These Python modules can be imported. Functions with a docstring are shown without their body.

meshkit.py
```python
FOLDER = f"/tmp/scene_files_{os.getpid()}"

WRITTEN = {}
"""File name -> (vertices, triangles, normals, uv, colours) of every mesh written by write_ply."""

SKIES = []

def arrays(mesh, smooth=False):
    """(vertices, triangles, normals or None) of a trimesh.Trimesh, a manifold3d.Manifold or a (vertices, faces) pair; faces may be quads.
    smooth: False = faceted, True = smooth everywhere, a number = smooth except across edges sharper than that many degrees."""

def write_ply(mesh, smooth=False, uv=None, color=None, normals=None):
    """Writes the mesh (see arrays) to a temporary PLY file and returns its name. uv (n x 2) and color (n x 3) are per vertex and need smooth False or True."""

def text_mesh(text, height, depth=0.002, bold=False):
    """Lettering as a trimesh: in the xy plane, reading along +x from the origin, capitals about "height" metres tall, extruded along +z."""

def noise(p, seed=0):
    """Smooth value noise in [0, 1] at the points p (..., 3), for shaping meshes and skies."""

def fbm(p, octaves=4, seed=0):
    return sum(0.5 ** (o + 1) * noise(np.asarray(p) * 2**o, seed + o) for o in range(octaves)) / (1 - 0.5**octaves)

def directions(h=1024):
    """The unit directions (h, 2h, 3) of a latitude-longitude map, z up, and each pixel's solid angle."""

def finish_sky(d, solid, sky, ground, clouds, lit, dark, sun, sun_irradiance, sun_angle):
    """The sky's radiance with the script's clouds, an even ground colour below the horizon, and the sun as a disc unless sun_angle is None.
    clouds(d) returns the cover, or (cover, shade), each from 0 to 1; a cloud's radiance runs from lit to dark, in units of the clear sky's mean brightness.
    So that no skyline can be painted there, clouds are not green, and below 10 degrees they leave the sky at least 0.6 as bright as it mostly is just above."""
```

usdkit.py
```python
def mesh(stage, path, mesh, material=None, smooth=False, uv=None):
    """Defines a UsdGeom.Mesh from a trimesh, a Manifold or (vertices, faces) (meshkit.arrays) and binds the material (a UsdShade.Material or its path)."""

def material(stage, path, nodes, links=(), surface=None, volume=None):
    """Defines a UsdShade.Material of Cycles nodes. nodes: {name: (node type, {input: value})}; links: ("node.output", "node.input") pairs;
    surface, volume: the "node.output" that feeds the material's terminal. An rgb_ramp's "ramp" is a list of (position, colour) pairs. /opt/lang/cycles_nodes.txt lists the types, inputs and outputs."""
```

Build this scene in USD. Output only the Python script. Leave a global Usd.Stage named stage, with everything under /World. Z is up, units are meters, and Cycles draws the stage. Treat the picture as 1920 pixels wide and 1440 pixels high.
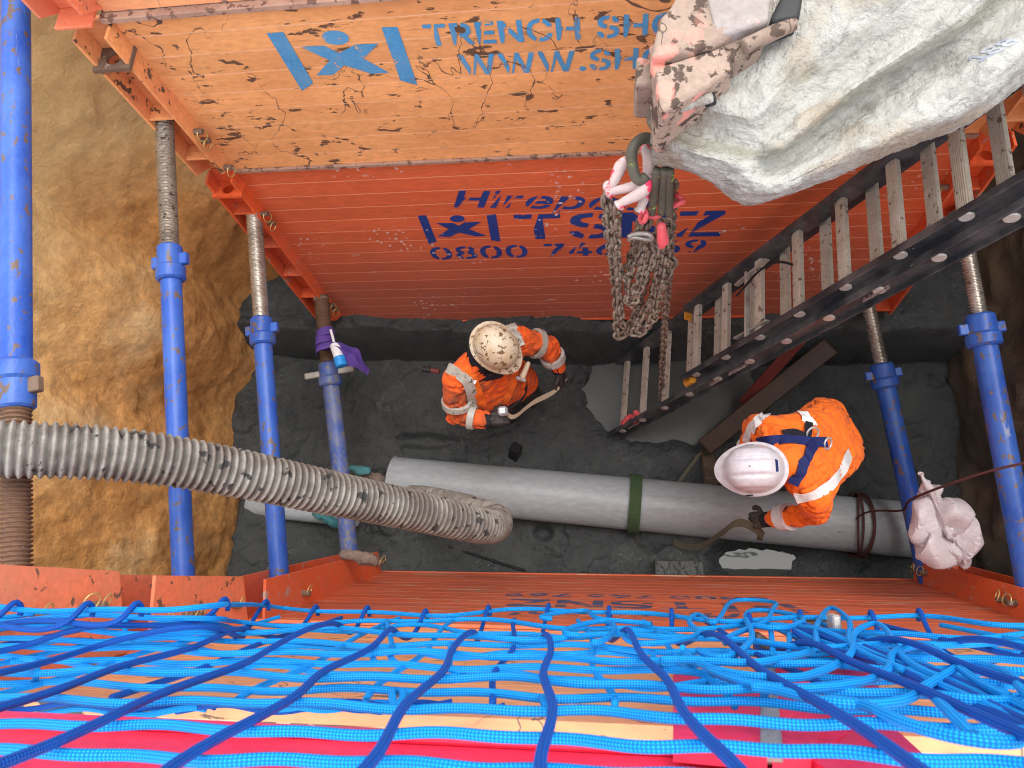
import math, random
import numpy as np, trimesh, manifold3d as m3, usdkit, meshkit
from scipy.interpolate import CubicSpline, RectBivariateSpline
from pxr import Usd, UsdGeom, UsdLux, UsdShade, Gf, Sdf

# ------------------------------------------------------------------ camera, sky, sun, exposure
stage = Usd.Stage.CreateInMemory()
UsdGeom.SetStageUpAxis(stage, UsdGeom.Tokens.z)
UsdGeom.SetStageMetersPerUnit(stage, 1.0)
UsdGeom.Xform.Define(stage, '/World')
UsdGeom.Scope.Define(stage, '/World/Looks')
EXPOSURE = 1.62
F, CX, CY, H = 1342.0, 960.0, 720.0, 5.0          # pixel focal length of the 1920 x 1440 photograph, eye height
def unit(v):
    v = np.asarray(v, float); return v / np.linalg.norm(v)
def camray(px, py): return unit([px - CX, -(py - CY), -F])
_D = camray(1150, 1000)                            # plumb line
_X = -camray(960 - 9304, 602); _X = unit(_X - _D * (_X @ _D)); _Z = -_D; _Y = np.cross(_Z, _X)
RM = np.stack([_X, _Y, _Z]); EYE = np.array([0, 0, H])
def wr(px, py): return RM @ camray(px, py)
def Q(px, py, h):
    "point of the place that lies h metres below the eye on the sight line of a pixel of the photograph"
    r = wr(px, py); return EYE + r * (-h / r[2])
def on_plane(px, py, P):
    r = wr(px, py); t = ((P.o - EYE) @ P.n) / (r @ P.n); return EYE + r * t
def proj(p):
    c = RM.T @ (np.asarray(p, float) - EYE); return np.array([CX + c[0] * F / -c[2], CY - c[1] * F / -c[2]])
cam = UsdGeom.Camera.Define(stage, '/World/Camera')
cam.CreateHorizontalApertureAttr(36.0); cam.CreateVerticalApertureAttr(27.0)
cam.CreateFocalLengthAttr(36.0 * F / 1920); cam.CreateClippingRangeAttr(Gf.Vec2f(0.05, 500))
cam.CreateFStopAttr(9.0); cam.CreateFocusDistanceAttr(3.4); cam.CreateExposureAttr(EXPOSURE)
_m = np.eye(4); _m[:3, :3] = RM.T; _m[3, :3] = EYE
UsdGeom.Xformable(cam).AddTransformOp().Set(Gf.Matrix4d(*_m.ravel().tolist()))
SUN = unit([0.25, 0.30, 1.0])
EL, ROT = math.asin(SUN[2]), math.atan2(SUN[0], SUN[1])
dome = UsdLux.DomeLight.Define(stage, '/World/sky')
skym = usdkit.material(stage, '/World/Looks/sky', {
    's': ('sky_texture', {'sky_type': 'single_scattering', 'sun_disc': False, 'sun_elevation': EL, 'sun_rotation': ROT, 'aerosol_density': 3.0}),
    'tc': ('texture_coordinate', {}),
    'n': ('noise_texture', {'scale': 2.2, 'detail': 5}),
    'r': ('rgb_ramp', {'ramp': [(0.25, (5.6, 5.8, 6.1)), (0.75, (9.0, 9.0, 9.0))]}),
    'm': ('mix_color', {'fac': 0.85}),
    'b': ('background_shader', {'strength': 0.10})},
    [('tc.generated', 'n.vector'), ('n.fac', 'r.fac'), ('s.color', 'm.a'), ('r.color', 'm.b'), ('m.result', 'b.color')], surface='b.background')
UsdShade.MaterialBindingAPI.Apply(dome.GetPrim()).Bind(skym)
sun = UsdLux.DistantLight.Define(stage, '/World/sun')
sun.CreateNormalizeAttr(True); sun.CreateIntensityAttr(0.24); sun.CreateAngleAttr(40.0); sun.CreateColorAttr(Gf.Vec3f(1, 0.96, 0.9))
_z = SUN; _x = unit(np.cross([0, 1, 0], _z)); _y = np.cross(_z, _x)
_m = np.eye(4); _m[0, :3], _m[1, :3], _m[2, :3] = _x, _y, _z
UsdGeom.Xformable(sun).AddTransformOp().Set(Gf.Matrix4d(*_m.ravel().tolist()))
dome.GetPrim().SetCustomDataByKey('kind', 'structure')

# ------------------------------------------------------------------ naming helpers
rng = np.random.default_rng(7); random.seed(7)
_used = {}
def numbered(parent, name):
    k = _used.get((parent, name), 0); _used[(parent, name)] = k + 1
    return f'{parent}/{name}' + (f'_{k:03d}' if k else '')
BASE = {}
def data(prim, **kw):
    for k, v in kw.items():
        if v: prim.SetCustomDataByKey(k, v)
def thing(name, label, cat, base, group=None):
    p = numbered('/World', name); x = UsdGeom.Xform.Define(stage, p)
    base = np.asarray(base, float); x.AddTranslateOp().Set(Gf.Vec3d(*base.tolist())); BASE[p] = base
    data(x.GetPrim(), label=label, category=cat, group=group)
    return p
def arr(mesh):
    if hasattr(mesh, 'to_mesh'):
        q = mesh.to_mesh(); return np.array(q.vert_properties[:, :3], float), np.array(q.tri_verts)
    if isinstance(mesh, tuple): return np.asarray(mesh[0], float), np.asarray(mesh[1], int)
    return np.array(mesh.vertices), np.array(mesh.faces)
def part(parent, name, mesh, mat, smooth=False, uv=None, label=None, kind=None):
    p = numbered(parent, name); v, f = arr(mesh)
    top = '/'.join(parent.split('/')[:3])
    m = usdkit.mesh(stage, p, (v - BASE[top], f), mat, smooth, uv)
    data(m.GetPrim(), label=label, kind=kind)
    return p
def solo(name, mesh, mat, label=None, cat=None, group=None, kind=None, smooth=False, uv=None):
    p = numbered('/World', name); v, f = arr(mesh)
    b = np.zeros(3) if kind else np.array([v[:, 0].mean(), v[:, 1].mean(), v[:, 2].min()])
    m = usdkit.mesh(stage, p, (v - b, f), mat, smooth, uv)
    if not kind: UsdGeom.Xformable(m).AddTranslateOp().Set(Gf.Vec3d(*b.tolist()))
    BASE[p] = b
    data(m.GetPrim(), label=label, category=cat, group=group, kind=kind)
    return p

# ------------------------------------------------------------------ geometry helpers
def join(ms):
    vs, fs, n = [], [], 0
    for m in ms:
        v, f = arr(m); vs.append(v); fs.append(f + n); n += len(v)
    return np.vstack(vs), np.vstack(fs)
class Plane:
    def __init__(s, o, u, v):
        s.o = np.asarray(o, float); s.u = unit(u); s.v = unit(np.asarray(v) - s.u * (np.asarray(v) @ s.u)); s.n = np.cross(s.u, s.v)
    def p(s, u, v, n=0.0): return s.o + np.multiply.outer(np.asarray(u, float), s.u) + np.multiply.outer(np.asarray(v, float), s.v) + np.multiply.outer(np.asarray(n, float), s.n)
    def uv(s, px, py):
        q = on_plane(px, py, s) - s.o; return q @ s.u, q @ s.v
_sg = np.array([(i, j, k) for i in (-1, 1) for j in (-1, 1) for k in (-1, 1)], float)
def cbox_local(a, b, c=0.003):
    a, b = np.asarray(a, float), np.asarray(b, float); ctr, hs = (a + b) / 2, np.abs(b - a) / 2
    c = min(c, hs.min() * 0.8); pts = []
    for ax in range(3):
        e = hs - c; e = e.copy(); e[ax] = hs[ax]; pts.append(_sg * e)
    h = trimesh.convex.convex_hull(np.vstack(pts)); return np.array(h.vertices) + ctr, np.array(h.faces)
def pbox(P, u0, u1, v0, v1, n0, n1, c=0.003):
    v, f = cbox_local((u0, v0, n0), (u1, v1, n1), c); return P.p(v[:, 0], v[:, 1], v[:, 2]), f
def frame_along(a, b, side=(0, 0, 1)):
    z = unit(np.asarray(b) - a); x = np.cross(side, z)
    if np.linalg.norm(x) < 1e-3: x = np.cross((0, 1, 0), z)
    x = unit(x); return np.stack([x, np.cross(z, x), z])
def beam(a, b, w, t, side=(0, 0, 1), c=0.004):
    a, b = np.asarray(a, float), np.asarray(b, float); R = frame_along(a, b, side)
    v, f = cbox_local((-w / 2, -t / 2, 0), (w / 2, t / 2, np.linalg.norm(b - a)), c); return a + v @ R, f
def smoothpath(pts, n, closed=False):
    pts = np.asarray(pts, float); d = np.r_[0, np.cumsum(np.linalg.norm(np.diff(pts, axis=0), axis=1))]
    cs = CubicSpline(d, pts); t = np.linspace(0, d[-1], n); return cs(t)
def frames(pts):
    T = np.gradient(pts, axis=0); T /= np.linalg.norm(T, axis=1, keepdims=True)
    n = np.cross(T[0], (0.13, 0.31, 0.9)); n = unit(n); N = [n]
    for t in T[1:]:
        n = n - t * (n @ t); n = unit(n); N.append(n)
    N = np.array(N); return T, N, np.cross(T, N)
def tube(pts, r, seg=12, caps=True, uvs=False):
    "r: number, (n,) or (n, seg)"
    pts = np.asarray(pts, float); n = len(pts); T, N, B = frames(pts)
    r = np.asarray(r, float); r = np.broadcast_to(r[:, None] if r.ndim == 1 else r, (n, seg + 1 if uvs else seg)) if r.ndim < 2 else r
    m = seg + 1 if uvs else seg
    a = np.linspace(0, 2 * np.pi, seg + 1)[:m]
    if r.shape[1] != m: r = np.c_[r, r[:, :1]]
    v = pts[:, None] + r[..., None] * (np.cos(a)[None, :, None] * N[:, None] + np.sin(a)[None, :, None] * B[:, None])
    v = v.reshape(-1, 3); i = np.arange(n - 1)[:, None] * m; j = np.arange(seg)[None]; k = (j + 1) % m
    q = np.stack([i + j, i + k, i + m + k, i + m + j], -1).reshape(-1, 4)
    f = np.vstack([q[:, [0, 1, 2]], q[:, [0, 2, 3]]])
    d = np.r_[0, np.cumsum(np.linalg.norm(np.diff(pts, axis=0), axis=1))]
    uv = np.stack([np.broadcast_to(np.linspace(0, 1, m), (n, m)), np.broadcast_to(d[:, None], (n, m))], -1).reshape(-1, 2)
    if caps:
        c0, c1 = len(v), len(v) + 1; v = np.vstack([v, pts[0], pts[-1]]); uv = np.vstack([uv, [0, 0], [0, d[-1]]])
        jj = np.arange(seg); kk = (jj + 1) % m
        f = np.vstack([f, np.c_[np.full(seg, c0), kk, jj], np.c_[np.full(seg, c1), (n - 1) * m + jj, (n - 1) * m + kk]])
    return ((v, f), uv) if uvs else (v, f)
def rod(a, b, r, seg=16, r2=None, bevel=0.15):
    a, b = np.asarray(a, float), np.asarray(b, float); r2 = r if r2 is None else r2; L = np.linalg.norm(b - a); e = min(min(r, r2) * bevel, L * 0.3); d = (b - a) / L
    return tube([a, a + d * 1e-4, a + d * e, b - d * e, b - d * 1e-4, b], np.array([r - e, r - e * 0.9, r, r2, r2 - e * 0.9, r2 - e]), seg)
def ring(c, axis, R, r, seg=20, sides=6, a0=0, a1=2 * np.pi):
    Fm = frame_along(np.zeros(3), np.asarray(axis, float)); t = np.linspace(a0, a1, seg + 1)
    p = np.asarray(c) + R * (np.cos(t)[:, None] * Fm[0] + np.sin(t)[:, None] * Fm[1]); return tube(p, r, sides, caps=a1 - a0 < 6.2)
def sheet(a, b, off, thick=True):
    "two polylines -> thin strip with thickness off (vector array)"
    a, b, off = np.asarray(a), np.asarray(b), np.broadcast_to(off, np.shape(a)); n = len(a)
    v = np.vstack([a, b, a + off, b + off]); f = []
    for i in range(n - 1):
        A, B, C, D = i, i + 1, n + i, n + i + 1
        f += [(A, B, D), (A, D, C)]; A2, B2, C2, D2 = A + 2 * n, B + 2 * n, C + 2 * n, D + 2 * n
        f += [(A2, D2, B2), (A2, C2, D2), (A, A2, B2), (A, B2, B), (C, D, D2), (C, D2, C2)]
    f += [(0, n, 3 * n), (0, 3 * n, 2 * n), (n - 1, 3 * n - 1, 4 * n - 1), (n - 1, 4 * n - 1, 2 * n - 1)]
    return v, np.array(f)
def grid(V):
    n, m = V.shape[:2]; i = np.arange(n - 1)[:, None] * m; j = np.arange(m - 1)[None]
    q = np.stack([i + j, i + j + 1, i + m + j + 1, i + m + j], -1).reshape(-1, 4)
    return V.reshape(-1, 3), np.vstack([q[:, [0, 1, 2]], q[:, [0, 2, 3]]])
def sph(p, r, seg=18): return m3.Manifold.sphere(r, seg).translate([float(x) for x in p])
def blob(bones, res=0.015, it=10, lump=0.0, lscale=9.0, seed=1):
    hulls = [m3.Manifold.batch_hull([sph(p, r) for p, r in b]) if len(b) > 1 else sph(*b[0]) for b in bones]
    m = m3.Manifold.batch_boolean(hulls, m3.OpType.Add).refine_to_length(res)
    v, f = arr(m); t = trimesh.Trimesh(v, f, process=True)
    if it: trimesh.smoothing.filter_taubin(t, iterations=it)
    if lump:
        n = t.vertex_normals; t.vertices = t.vertices + n * ((meshkit.fbm(t.vertices * lscale, 3, seed) - 0.5) * 2 * lump)[:, None]
    return np.array(t.vertices), np.array(t.faces)
def cast(mesh, px, py):
    "first hit of a sight line with a mesh: point and normal"
    v, f = mesh; d = wr(px, py); a, e1, e2 = v[f[:, 0]], v[f[:, 1]] - v[f[:, 0]], v[f[:, 2]] - v[f[:, 0]]
    h = np.cross(d, e2); det = (e1 * h).sum(1); det = np.where(np.abs(det) < 1e-12, 1e-12, det); s = EYE - a
    u = (s * h).sum(1) / det; q = np.cross(s, e1); w = (q @ d) / det; t = (e2 * q).sum(1) / det
    ok = (u >= 0) & (w >= 0) & (u + w <= 1) & (t > 0)
    if not ok.any(): return None
    i = np.where(ok)[0][np.argmin(t[ok])]; n = unit(np.cross(e1[i], e2[i])); n = n if n @ d < 0 else -n
    return EYE + d * t[i], n
def strip_on(mesh, path, width, off=0.006, n=24, thick=0.003):
    "a flat band of cloth laid on a surface along a line"
    path = np.asarray(path, float); d = np.r_[0, np.cumsum(np.linalg.norm(np.diff(path, axis=0), axis=1))]
    t = np.linspace(0, d[-1], n); xs = np.c_[np.interp(t, d, path[:, 0]), np.interp(t, d, path[:, 1])]
    P, N = [], []
    for x in xs:
        c = cast(mesh, *x)
        if c is not None: P.append(c[0]); N.append(c[1])
    P, N = np.array(P), np.array(N); k = np.array([1, 2, 3, 2, 1.]) / 9
    for _ in range(2):
        N = np.stack([np.convolve(np.pad(N[:, c], 2, mode='edge'), k, 'valid') for c in range(3)], 1)
        P[1:-1] = np.stack([np.convolve(np.pad(P[:, c], 1, mode='edge'), [.25, .5, .25], 'valid') for c in range(3)], 1)[1:-1]
    N /= np.linalg.norm(N, axis=1, keepdims=True); T = np.gradient(P, axis=0); S = np.cross(N, T); S /= np.linalg.norm(S, axis=1, keepdims=True)
    return sheet(P - S * width / 2 + N * off, P + S * width / 2 + N * off, N * thick)
def cuff(a, b, ra, rb, t0, t1, extra=0.006, seg=24):
    a, b = np.asarray(a), np.asarray(b); t = np.linspace(t0, t1, 5); r = ra + (rb - ra) * t + extra
    p = a + (b - a) * t[:, None]; e = unit(b - a) * 0.0015; return tube(np.vstack([p[:1] - e, p, p[-1:] + e]), np.r_[r[0] - extra * 1.5, r, r[-1] - extra * 1.5], seg, caps=False)

# ------------------------------------------------------------------ materials
LK = '/World/Looks/'
def mat(name, nodes, links, surface='p.BSDF'): return usdkit.material(stage, LK + name, nodes, links, surface=surface)
def paint(name, base, dirt, chips=None, chip_amt=0.62, dirt_amt=0.5, rough=0.45, scale=1.0, bump=0.25, stretch=(1, 1, 1), lines=None, line_amt=0.5, spec=0.3, extra=None, film=None, scr=None, metallic=0.0, seed=0.0):
    nd = {'g': ('geometry', {}), 'mp': ('mapping', {'scale': stretch, 'location': (seed, seed * 1.7, seed * .6)}), 'oi': ('object_info', {}),
          'n1': ('noise_texture', {'scale': 3.0 * scale, 'detail': 6, 'roughness': 0.62}), 'r1': ('map_range', {'from_min': 0.62 - 0.35 * dirt_amt, 'from_max': 0.8, 'to_max': 0.85, 'clamp': True}),
          'n0': ('noise_texture', {'scale': 40.0 * scale, 'detail': 3}), 'r0': ('map_range', {'from_min': 0.3, 'from_max': 0.7, 'to_min': 0.88, 'to_max': 1.1}),
          'hv': ('hsv', {'color': base}), 'rv': ('map_range', {'from_min': 0, 'from_max': 1, 'to_min': 0.9, 'to_max': 1.08}), 'vv': ('math', {'math_type': 'multiply'}),
          'm1': ('mix_color', {'b': dirt}), 'bp': ('bump', {'strength': bump, 'distance': 0.004}),
          'p': ('principled_bsdf', {'roughness': rough, 'specular_ior_level': spec, 'metallic': metallic})}
    lk = [('g.position', 'mp.vector'), ('mp.vector', 'n1.vector'), ('mp.vector', 'n0.vector'), ('n1.fac', 'r1.value'), ('n0.fac', 'r0.value'), ('oi.random', 'rv.value'),
          ('r0.result', 'vv.value1'), ('rv.result', 'vv.value2'), ('vv.value', 'hv.value'), ('hv.color', 'm1.a'), ('r1.result', 'm1.fac'), ('n0.fac', 'bp.height'), ('bp.normal', 'p.normal')]
    out = 'm1.result'
    if film:                                   # dried splash film below a height: (colour, height, softness, amount)
        nd.update({'sx': ('separate_xyz', {}), 'fn': ('noise_texture', {'scale': 5.0, 'detail': 5}), 'fa': ('math', {'math_type': 'multiply_add', 'value2': 0.5}), 'fr': ('map_range', {'from_min': film[1], 'from_max': film[1] + film[2], 'to_min': film[3], 'to_max': 0, 'clamp': True}), 'fm': ('mix_color', {'b': film[0]})})
        lk += [('g.position', 'sx.vector'), ('g.position', 'fn.vector'), ('fn.fac', 'fa.value1'), ('sx.z', 'fa.value3'), ('fa.value', 'fr.value'), ('fr.result', 'fm.fac'), (out, 'fm.a')]; out = 'fm.result'
    if scr:                                    # long scratches that follow the boards: (colour, threshold)
        nd.update({'sm': ('mapping', {'scale': (1.6, 1.0, 42.0), 'rotation': (0, 0.03, 0)}), 'sn': ('noise_texture', {'scale': 2.4, 'detail': 5, 'roughness': 0.7}), 'sr': ('map_range', {'from_min': scr[1], 'from_max': scr[1] + 0.03, 'clamp': True}), 'sp': ('noise_texture', {'scale': 1.8, 'detail': 4}), 'sq': ('map_range', {'from_min': 0.45, 'from_max': 0.6, 'clamp': True}), 'st': ('math', {'math_type': 'multiply'}), 's2': ('mix_color', {'b': scr[0]})})
        lk += [('g.position', 'sm.vector'), ('sm.vector', 'sn.vector'), ('sn.fac', 'sr.value'), ('g.position', 'sp.vector'), ('sp.fac', 'sq.value'), ('sr.result', 'st.value1'), ('sq.result', 'st.value2'), ('st.value', 's2.fac'), (out, 's2.a')]; out = 's2.result'
    if lines:
        nd.update({'lm': ('mapping', {'scale': (1.3, 1.0, 1.0), 'rotation': (0.3, 0.5, 0.2)}), 'ln': ('noise_texture', {'scale': 2.6, 'detail': 4, 'distortion': 0.6}), 'la': ('math', {'math_type': 'subtract', 'value2': 0.5}), 'lb': ('math', {'math_type': 'absolute'}), 'lc': ('map_range', {'from_min': 0.002, 'from_max': 0.006, 'to_min': 1, 'to_max': 0, 'clamp': True}),
                   'lp': ('noise_texture', {'scale': 2.0, 'detail': 3}), 'lq': ('map_range', {'from_min': 0.56 - .1 * line_amt, 'from_max': 0.62 - .1 * line_amt, 'clamp': True}), 'lx': ('math', {'math_type': 'multiply'}), 'l2': ('mix_color', {'b': lines})})
        lk += [('g.position', 'lm.vector'), ('lm.vector', 'ln.vector'), ('ln.fac', 'la.value1'), ('la.value', 'lb.value1'), ('lb.value', 'lc.value'), ('g.position', 'lp.vector'), ('lp.fac', 'lq.value'), ('lc.result', 'lx.value1'), ('lq.result', 'lx.value2'), ('lx.value', 'l2.fac'), (out, 'l2.a')]; out = 'l2.result'
    if chips:
        nd.update({'cm': ('mapping', {'scale': tuple(np.array(stretch) * 1.0), 'location': (3 + seed, 1, 7)}), 'cn': ('noise_texture', {'scale': 13.0 * scale, 'detail': 7, 'roughness': 0.6, 'distortion': 0.3}), 'cr': ('map_range', {'from_min': chip_amt, 'from_max': chip_amt + 0.025, 'clamp': True}), 'c2': ('mix_color', {'b': chips})})
        lk += [('g.position', 'cm.vector'), ('cm.vector', 'cn.vector'), ('cn.fac', 'cr.value'), ('cr.result', 'c2.fac'), (out, 'c2.a')]; out = 'c2.result'
    if extra:                                  # pale splatter: (colour, scale, size, patch)
        nd.update({'ev': ('voronoi_texture', {'scale': extra[1], 'detail': 0}), 'ed': ('noise_texture', {'scale': 30, 'detail': 2}), 'em': ('mix_vector', {'fac': 0.03}), 'er': ('map_range', {'from_min': extra[2], 'from_max': extra[2] * 1.3, 'to_min': 1, 'to_max': 0, 'clamp': True}), 'en': ('noise_texture', {'scale': 1.7, 'detail': 3}), 'eq': ('map_range', {'from_min': extra[3], 'from_max': extra[3] + 0.06, 'clamp': True}), 'ex': ('math', {'math_type': 'multiply'}), 'e2': ('mix_color', {'b': extra[0]})})
        lk += [('g.position', 'em.a'), ('ed.color', 'em.b'), ('em.result', 'ev.vector'), ('ev.distance', 'er.value'), ('g.position', 'en.vector'), ('en.fac', 'eq.value'), ('er.result', 'ex.value1'), ('eq.result', 'ex.value2'), ('ex.value', 'e2.fac'), (out, 'e2.a')]; out = 'e2.result'
    return mat(name, nd, lk + [(out, 'p.base_color')])
RUST = (0.10, 0.045, 0.025); MUDC = (0.045, 0.047, 0.042)
M = {}
M['faded'] = paint('faded_orange_paint', (0.82, 0.385, 0.155), (0.62, 0.25, 0.09), (0.13, 0.07, 0.045), 0.605, 0.6, 0.5, 1.1, 0.25, (0.6, 1, 1.5), (0.12, 0.07, 0.05), 0.8, scr=((0.30, 0.12, 0.05), 0.62))
M['red'] = paint('red_orange_paint', (0.67, 0.14, 0.055), (0.56, 0.10, 0.04), (0.58, 0.33, 0.25), 0.665, 0.5, 0.4, 1.0, 0.15, (0.35, 1, 1.6), scr=((0.62, 0.26, 0.17), 0.66), extra=((0.62, 0.50, 0.47), 26.0, 0.2, 0.55), film=((0.30, 0.11, 0.08), 1.05, 0.75, 0.6))
M['redpost'] = paint('red_post_paint', (0.72, 0.115, 0.035), (0.48, 0.15, 0.09), (0.42, 0.27, 0.22), 0.62, 0.6, 0.42, 1.2, 0.15)
M['nearred'] = paint('near_red_paint', (0.62, 0.13, 0.055), (0.36, 0.10, 0.06), (0.50, 0.26, 0.17), 0.60, 0.7, 0.5, 1.0, 0.2, (0.25, 1, 2.0), (0.45, 0.22, 0.15), 0.5)
M['nearfaded'] = paint('near_faded_paint', (0.80, 0.36, 0.17), (0.66, 0.25, 0.12), (0.20, 0.12, 0.08), 0.63, 0.5, 0.55, 1.0, 0.15, (0.4, 1, 1.6), (0.2, 0.12, 0.1), 0.4)
M['fadedpost'] = paint('faded_post_paint', (0.78, 0.33, 0.13), (0.64, 0.20, 0.11), (0.11, 0.065, 0.045), 0.60, 0.6, 0.5, 1.3, 0.2)
M['salmonpost'] = paint('salmon_post_paint', (0.72, 0.19, 0.095), (0.55, 0.22, 0.13), (0.16, 0.09, 0.06), 0.62, 0.5, 0.5, 1.3, 0.2)
M['groove'] = paint('groove_paint', (0.86, 0.55, 0.36), (0.7, 0.4, 0.25))
M['rust'] = paint('rusty_steel', (0.13, 0.075, 0.05), (0.25, 0.18, 0.13), (0.30, 0.25, 0.21), 0.6, 0.8, 0.7, 2.0, 0.5)
M['rim'] = paint('worn_rim', (0.34, 0.20, 0.15), (0.55, 0.36, 0.26), (0.16, 0.09, 0.07), 0.55, 0.8, 0.6, 2.0, 0.4)
M['screw'] = paint('greased_screw', (0.34, 0.29, 0.24), (0.10, 0.065, 0.045), (0.07, 0.05, 0.04), 0.6, 0.75, 0.33, 3.0, 0.3, metallic=0.55)
M['rustscrew'] = paint('rusty_screw', (0.17, 0.095, 0.06), (0.10, 0.06, 0.045), (0.28, 0.2, 0.15), 0.66, 0.6, 0.6, 3.0, 0.4, metallic=0.1)
M['blue'] = paint('blue_paint', (0.010, 0.055, 0.32), (0.07, 0.16, 0.46), (0.12, 0.08, 0.065), 0.585, 0.95, 0.36, 2.2, 0.3, (1, 0.6, 1), scr=((0.25, 0.27, 0.33), 0.64))
M['shinyscrew'] = paint('shiny_screw', (0.62, 0.58, 0.52), (0.22, 0.17, 0.13), (0.10, 0.075, 0.06), 0.64, 0.5, 0.28, 3.0, 0.2, metallic=0.85)
M['mudblue'] = paint('muddy_blue_paint', (0.025, 0.07, 0.30), (0.20, 0.22, 0.26), (0.16, 0.16, 0.16), 0.56, 0.85, 0.45, 2.2, 0.3)
M['steel'] = paint('galvanised_steel', (0.42, 0.40, 0.37), (0.2, 0.17, 0.14), (0.13, 0.09, 0.07), 0.64, 0.6, 0.42, 3.0, 0.2, metallic=0.5)
M['brass'] = paint('yellow_ring_wire', (0.62, 0.45, 0.18), (0.4, 0.27, 0.12), rough=0.35, metallic=0.5)
M['textlight'] = paint('pale_blue_stencil', (0.075, 0.29, 0.56), (0.16, 0.33, 0.5), (0.62, 0.33, 0.14), 0.63, 0.5, 0.55, 1.6, 0.2, (1, 1, 1.3), (0.2, 0.14, 0.12), 0.5)
M['textdark'] = paint('dark_blue_stencil', (0.018, 0.045, 0.22), (0.03, 0.07, 0.28), (0.55, 0.10, 0.04), 0.70, 0.4, 0.45, 1.6, 0.1, extra=((0.62, 0.5, 0.5), 26.0, 0.2, 0.5))
M['textworn'] = paint('worn_blue_stencil', (0.05, 0.07, 0.16), (0.12, 0.10, 0.14), (0.5, 0.13, 0.06), 0.52, 0.6, 0.5, 1.0, 0.1, (0.3, 1, 2))
M['pipe'] = paint('grey_plastic_pipe', (0.325, 0.355, 0.375), (0.26, 0.275, 0.28), (0.13, 0.12, 0.11), 0.68, 0.55, 0.36, 1.2, 0.04, (0.4, 1, 1))
M['paleblue'] = paint('pale_pipe', (0.42, 0.47, 0.50), (0.2, 0.2, 0.19), rough=0.35)
M['green'] = paint('green_webbing', (0.045, 0.085, 0.035), (0.03, 0.045, 0.025), rough=0.85, scale=3, bump=0.6)
M['drab'] = paint('drab_webbing', (0.12, 0.11, 0.075), (0.06, 0.06, 0.045), rough=0.9, scale=3, bump=0.6)
M['timber'] = paint('wet_timber', (0.046, 0.024, 0.013), (0.022, 0.016, 0.012), (0.02, 0.018, 0.016), 0.58, 0.7, 0.45, 2.0, 0.5, (1, 1, 4))
M['darktimber'] = paint('dark_red_timber', (0.14, 0.03, 0.025), (0.05, 0.035, 0.03), rough=0.4, scale=2, bump=0.4)
M['rail'] = paint('black_fibreglass_rail', (0.022, 0.024, 0.028), (0.16, 0.15, 0.15), (0.25, 0.24, 0.24), 0.70, 0.55, 0.32, 1.8, 0.25)
M['plug'] = paint('aluminium_plug', (0.55, 0.53, 0.50), (0.3, 0.28, 0.25), rough=0.4, metallic=0.3)
M['rung'] = paint('ribbed_aluminium_rung', (0.50, 0.45, 0.38), (0.30, 0.25, 0.19), (0.15, 0.11, 0.08), 0.60, 0.7, 0.5, 2.4, 0.3, metallic=0.1)
M['yellow'] = paint('yellow_plastic', (0.72, 0.30, 0.03), (0.5, 0.22, 0.05), rough=0.4)
M['sticker'] = paint('muddy_sticker', (0.42, 0.33, 0.31), (0.18, 0.12, 0.11), (0.1, 0.05, 0.05), 0.55, 0.7, 0.5, 6.0, 0.1)
M['stickink'] = paint('sticker_ink', (0.16, 0.035, 0.04), (0.05, 0.03, 0.03), rough=0.5)
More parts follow.
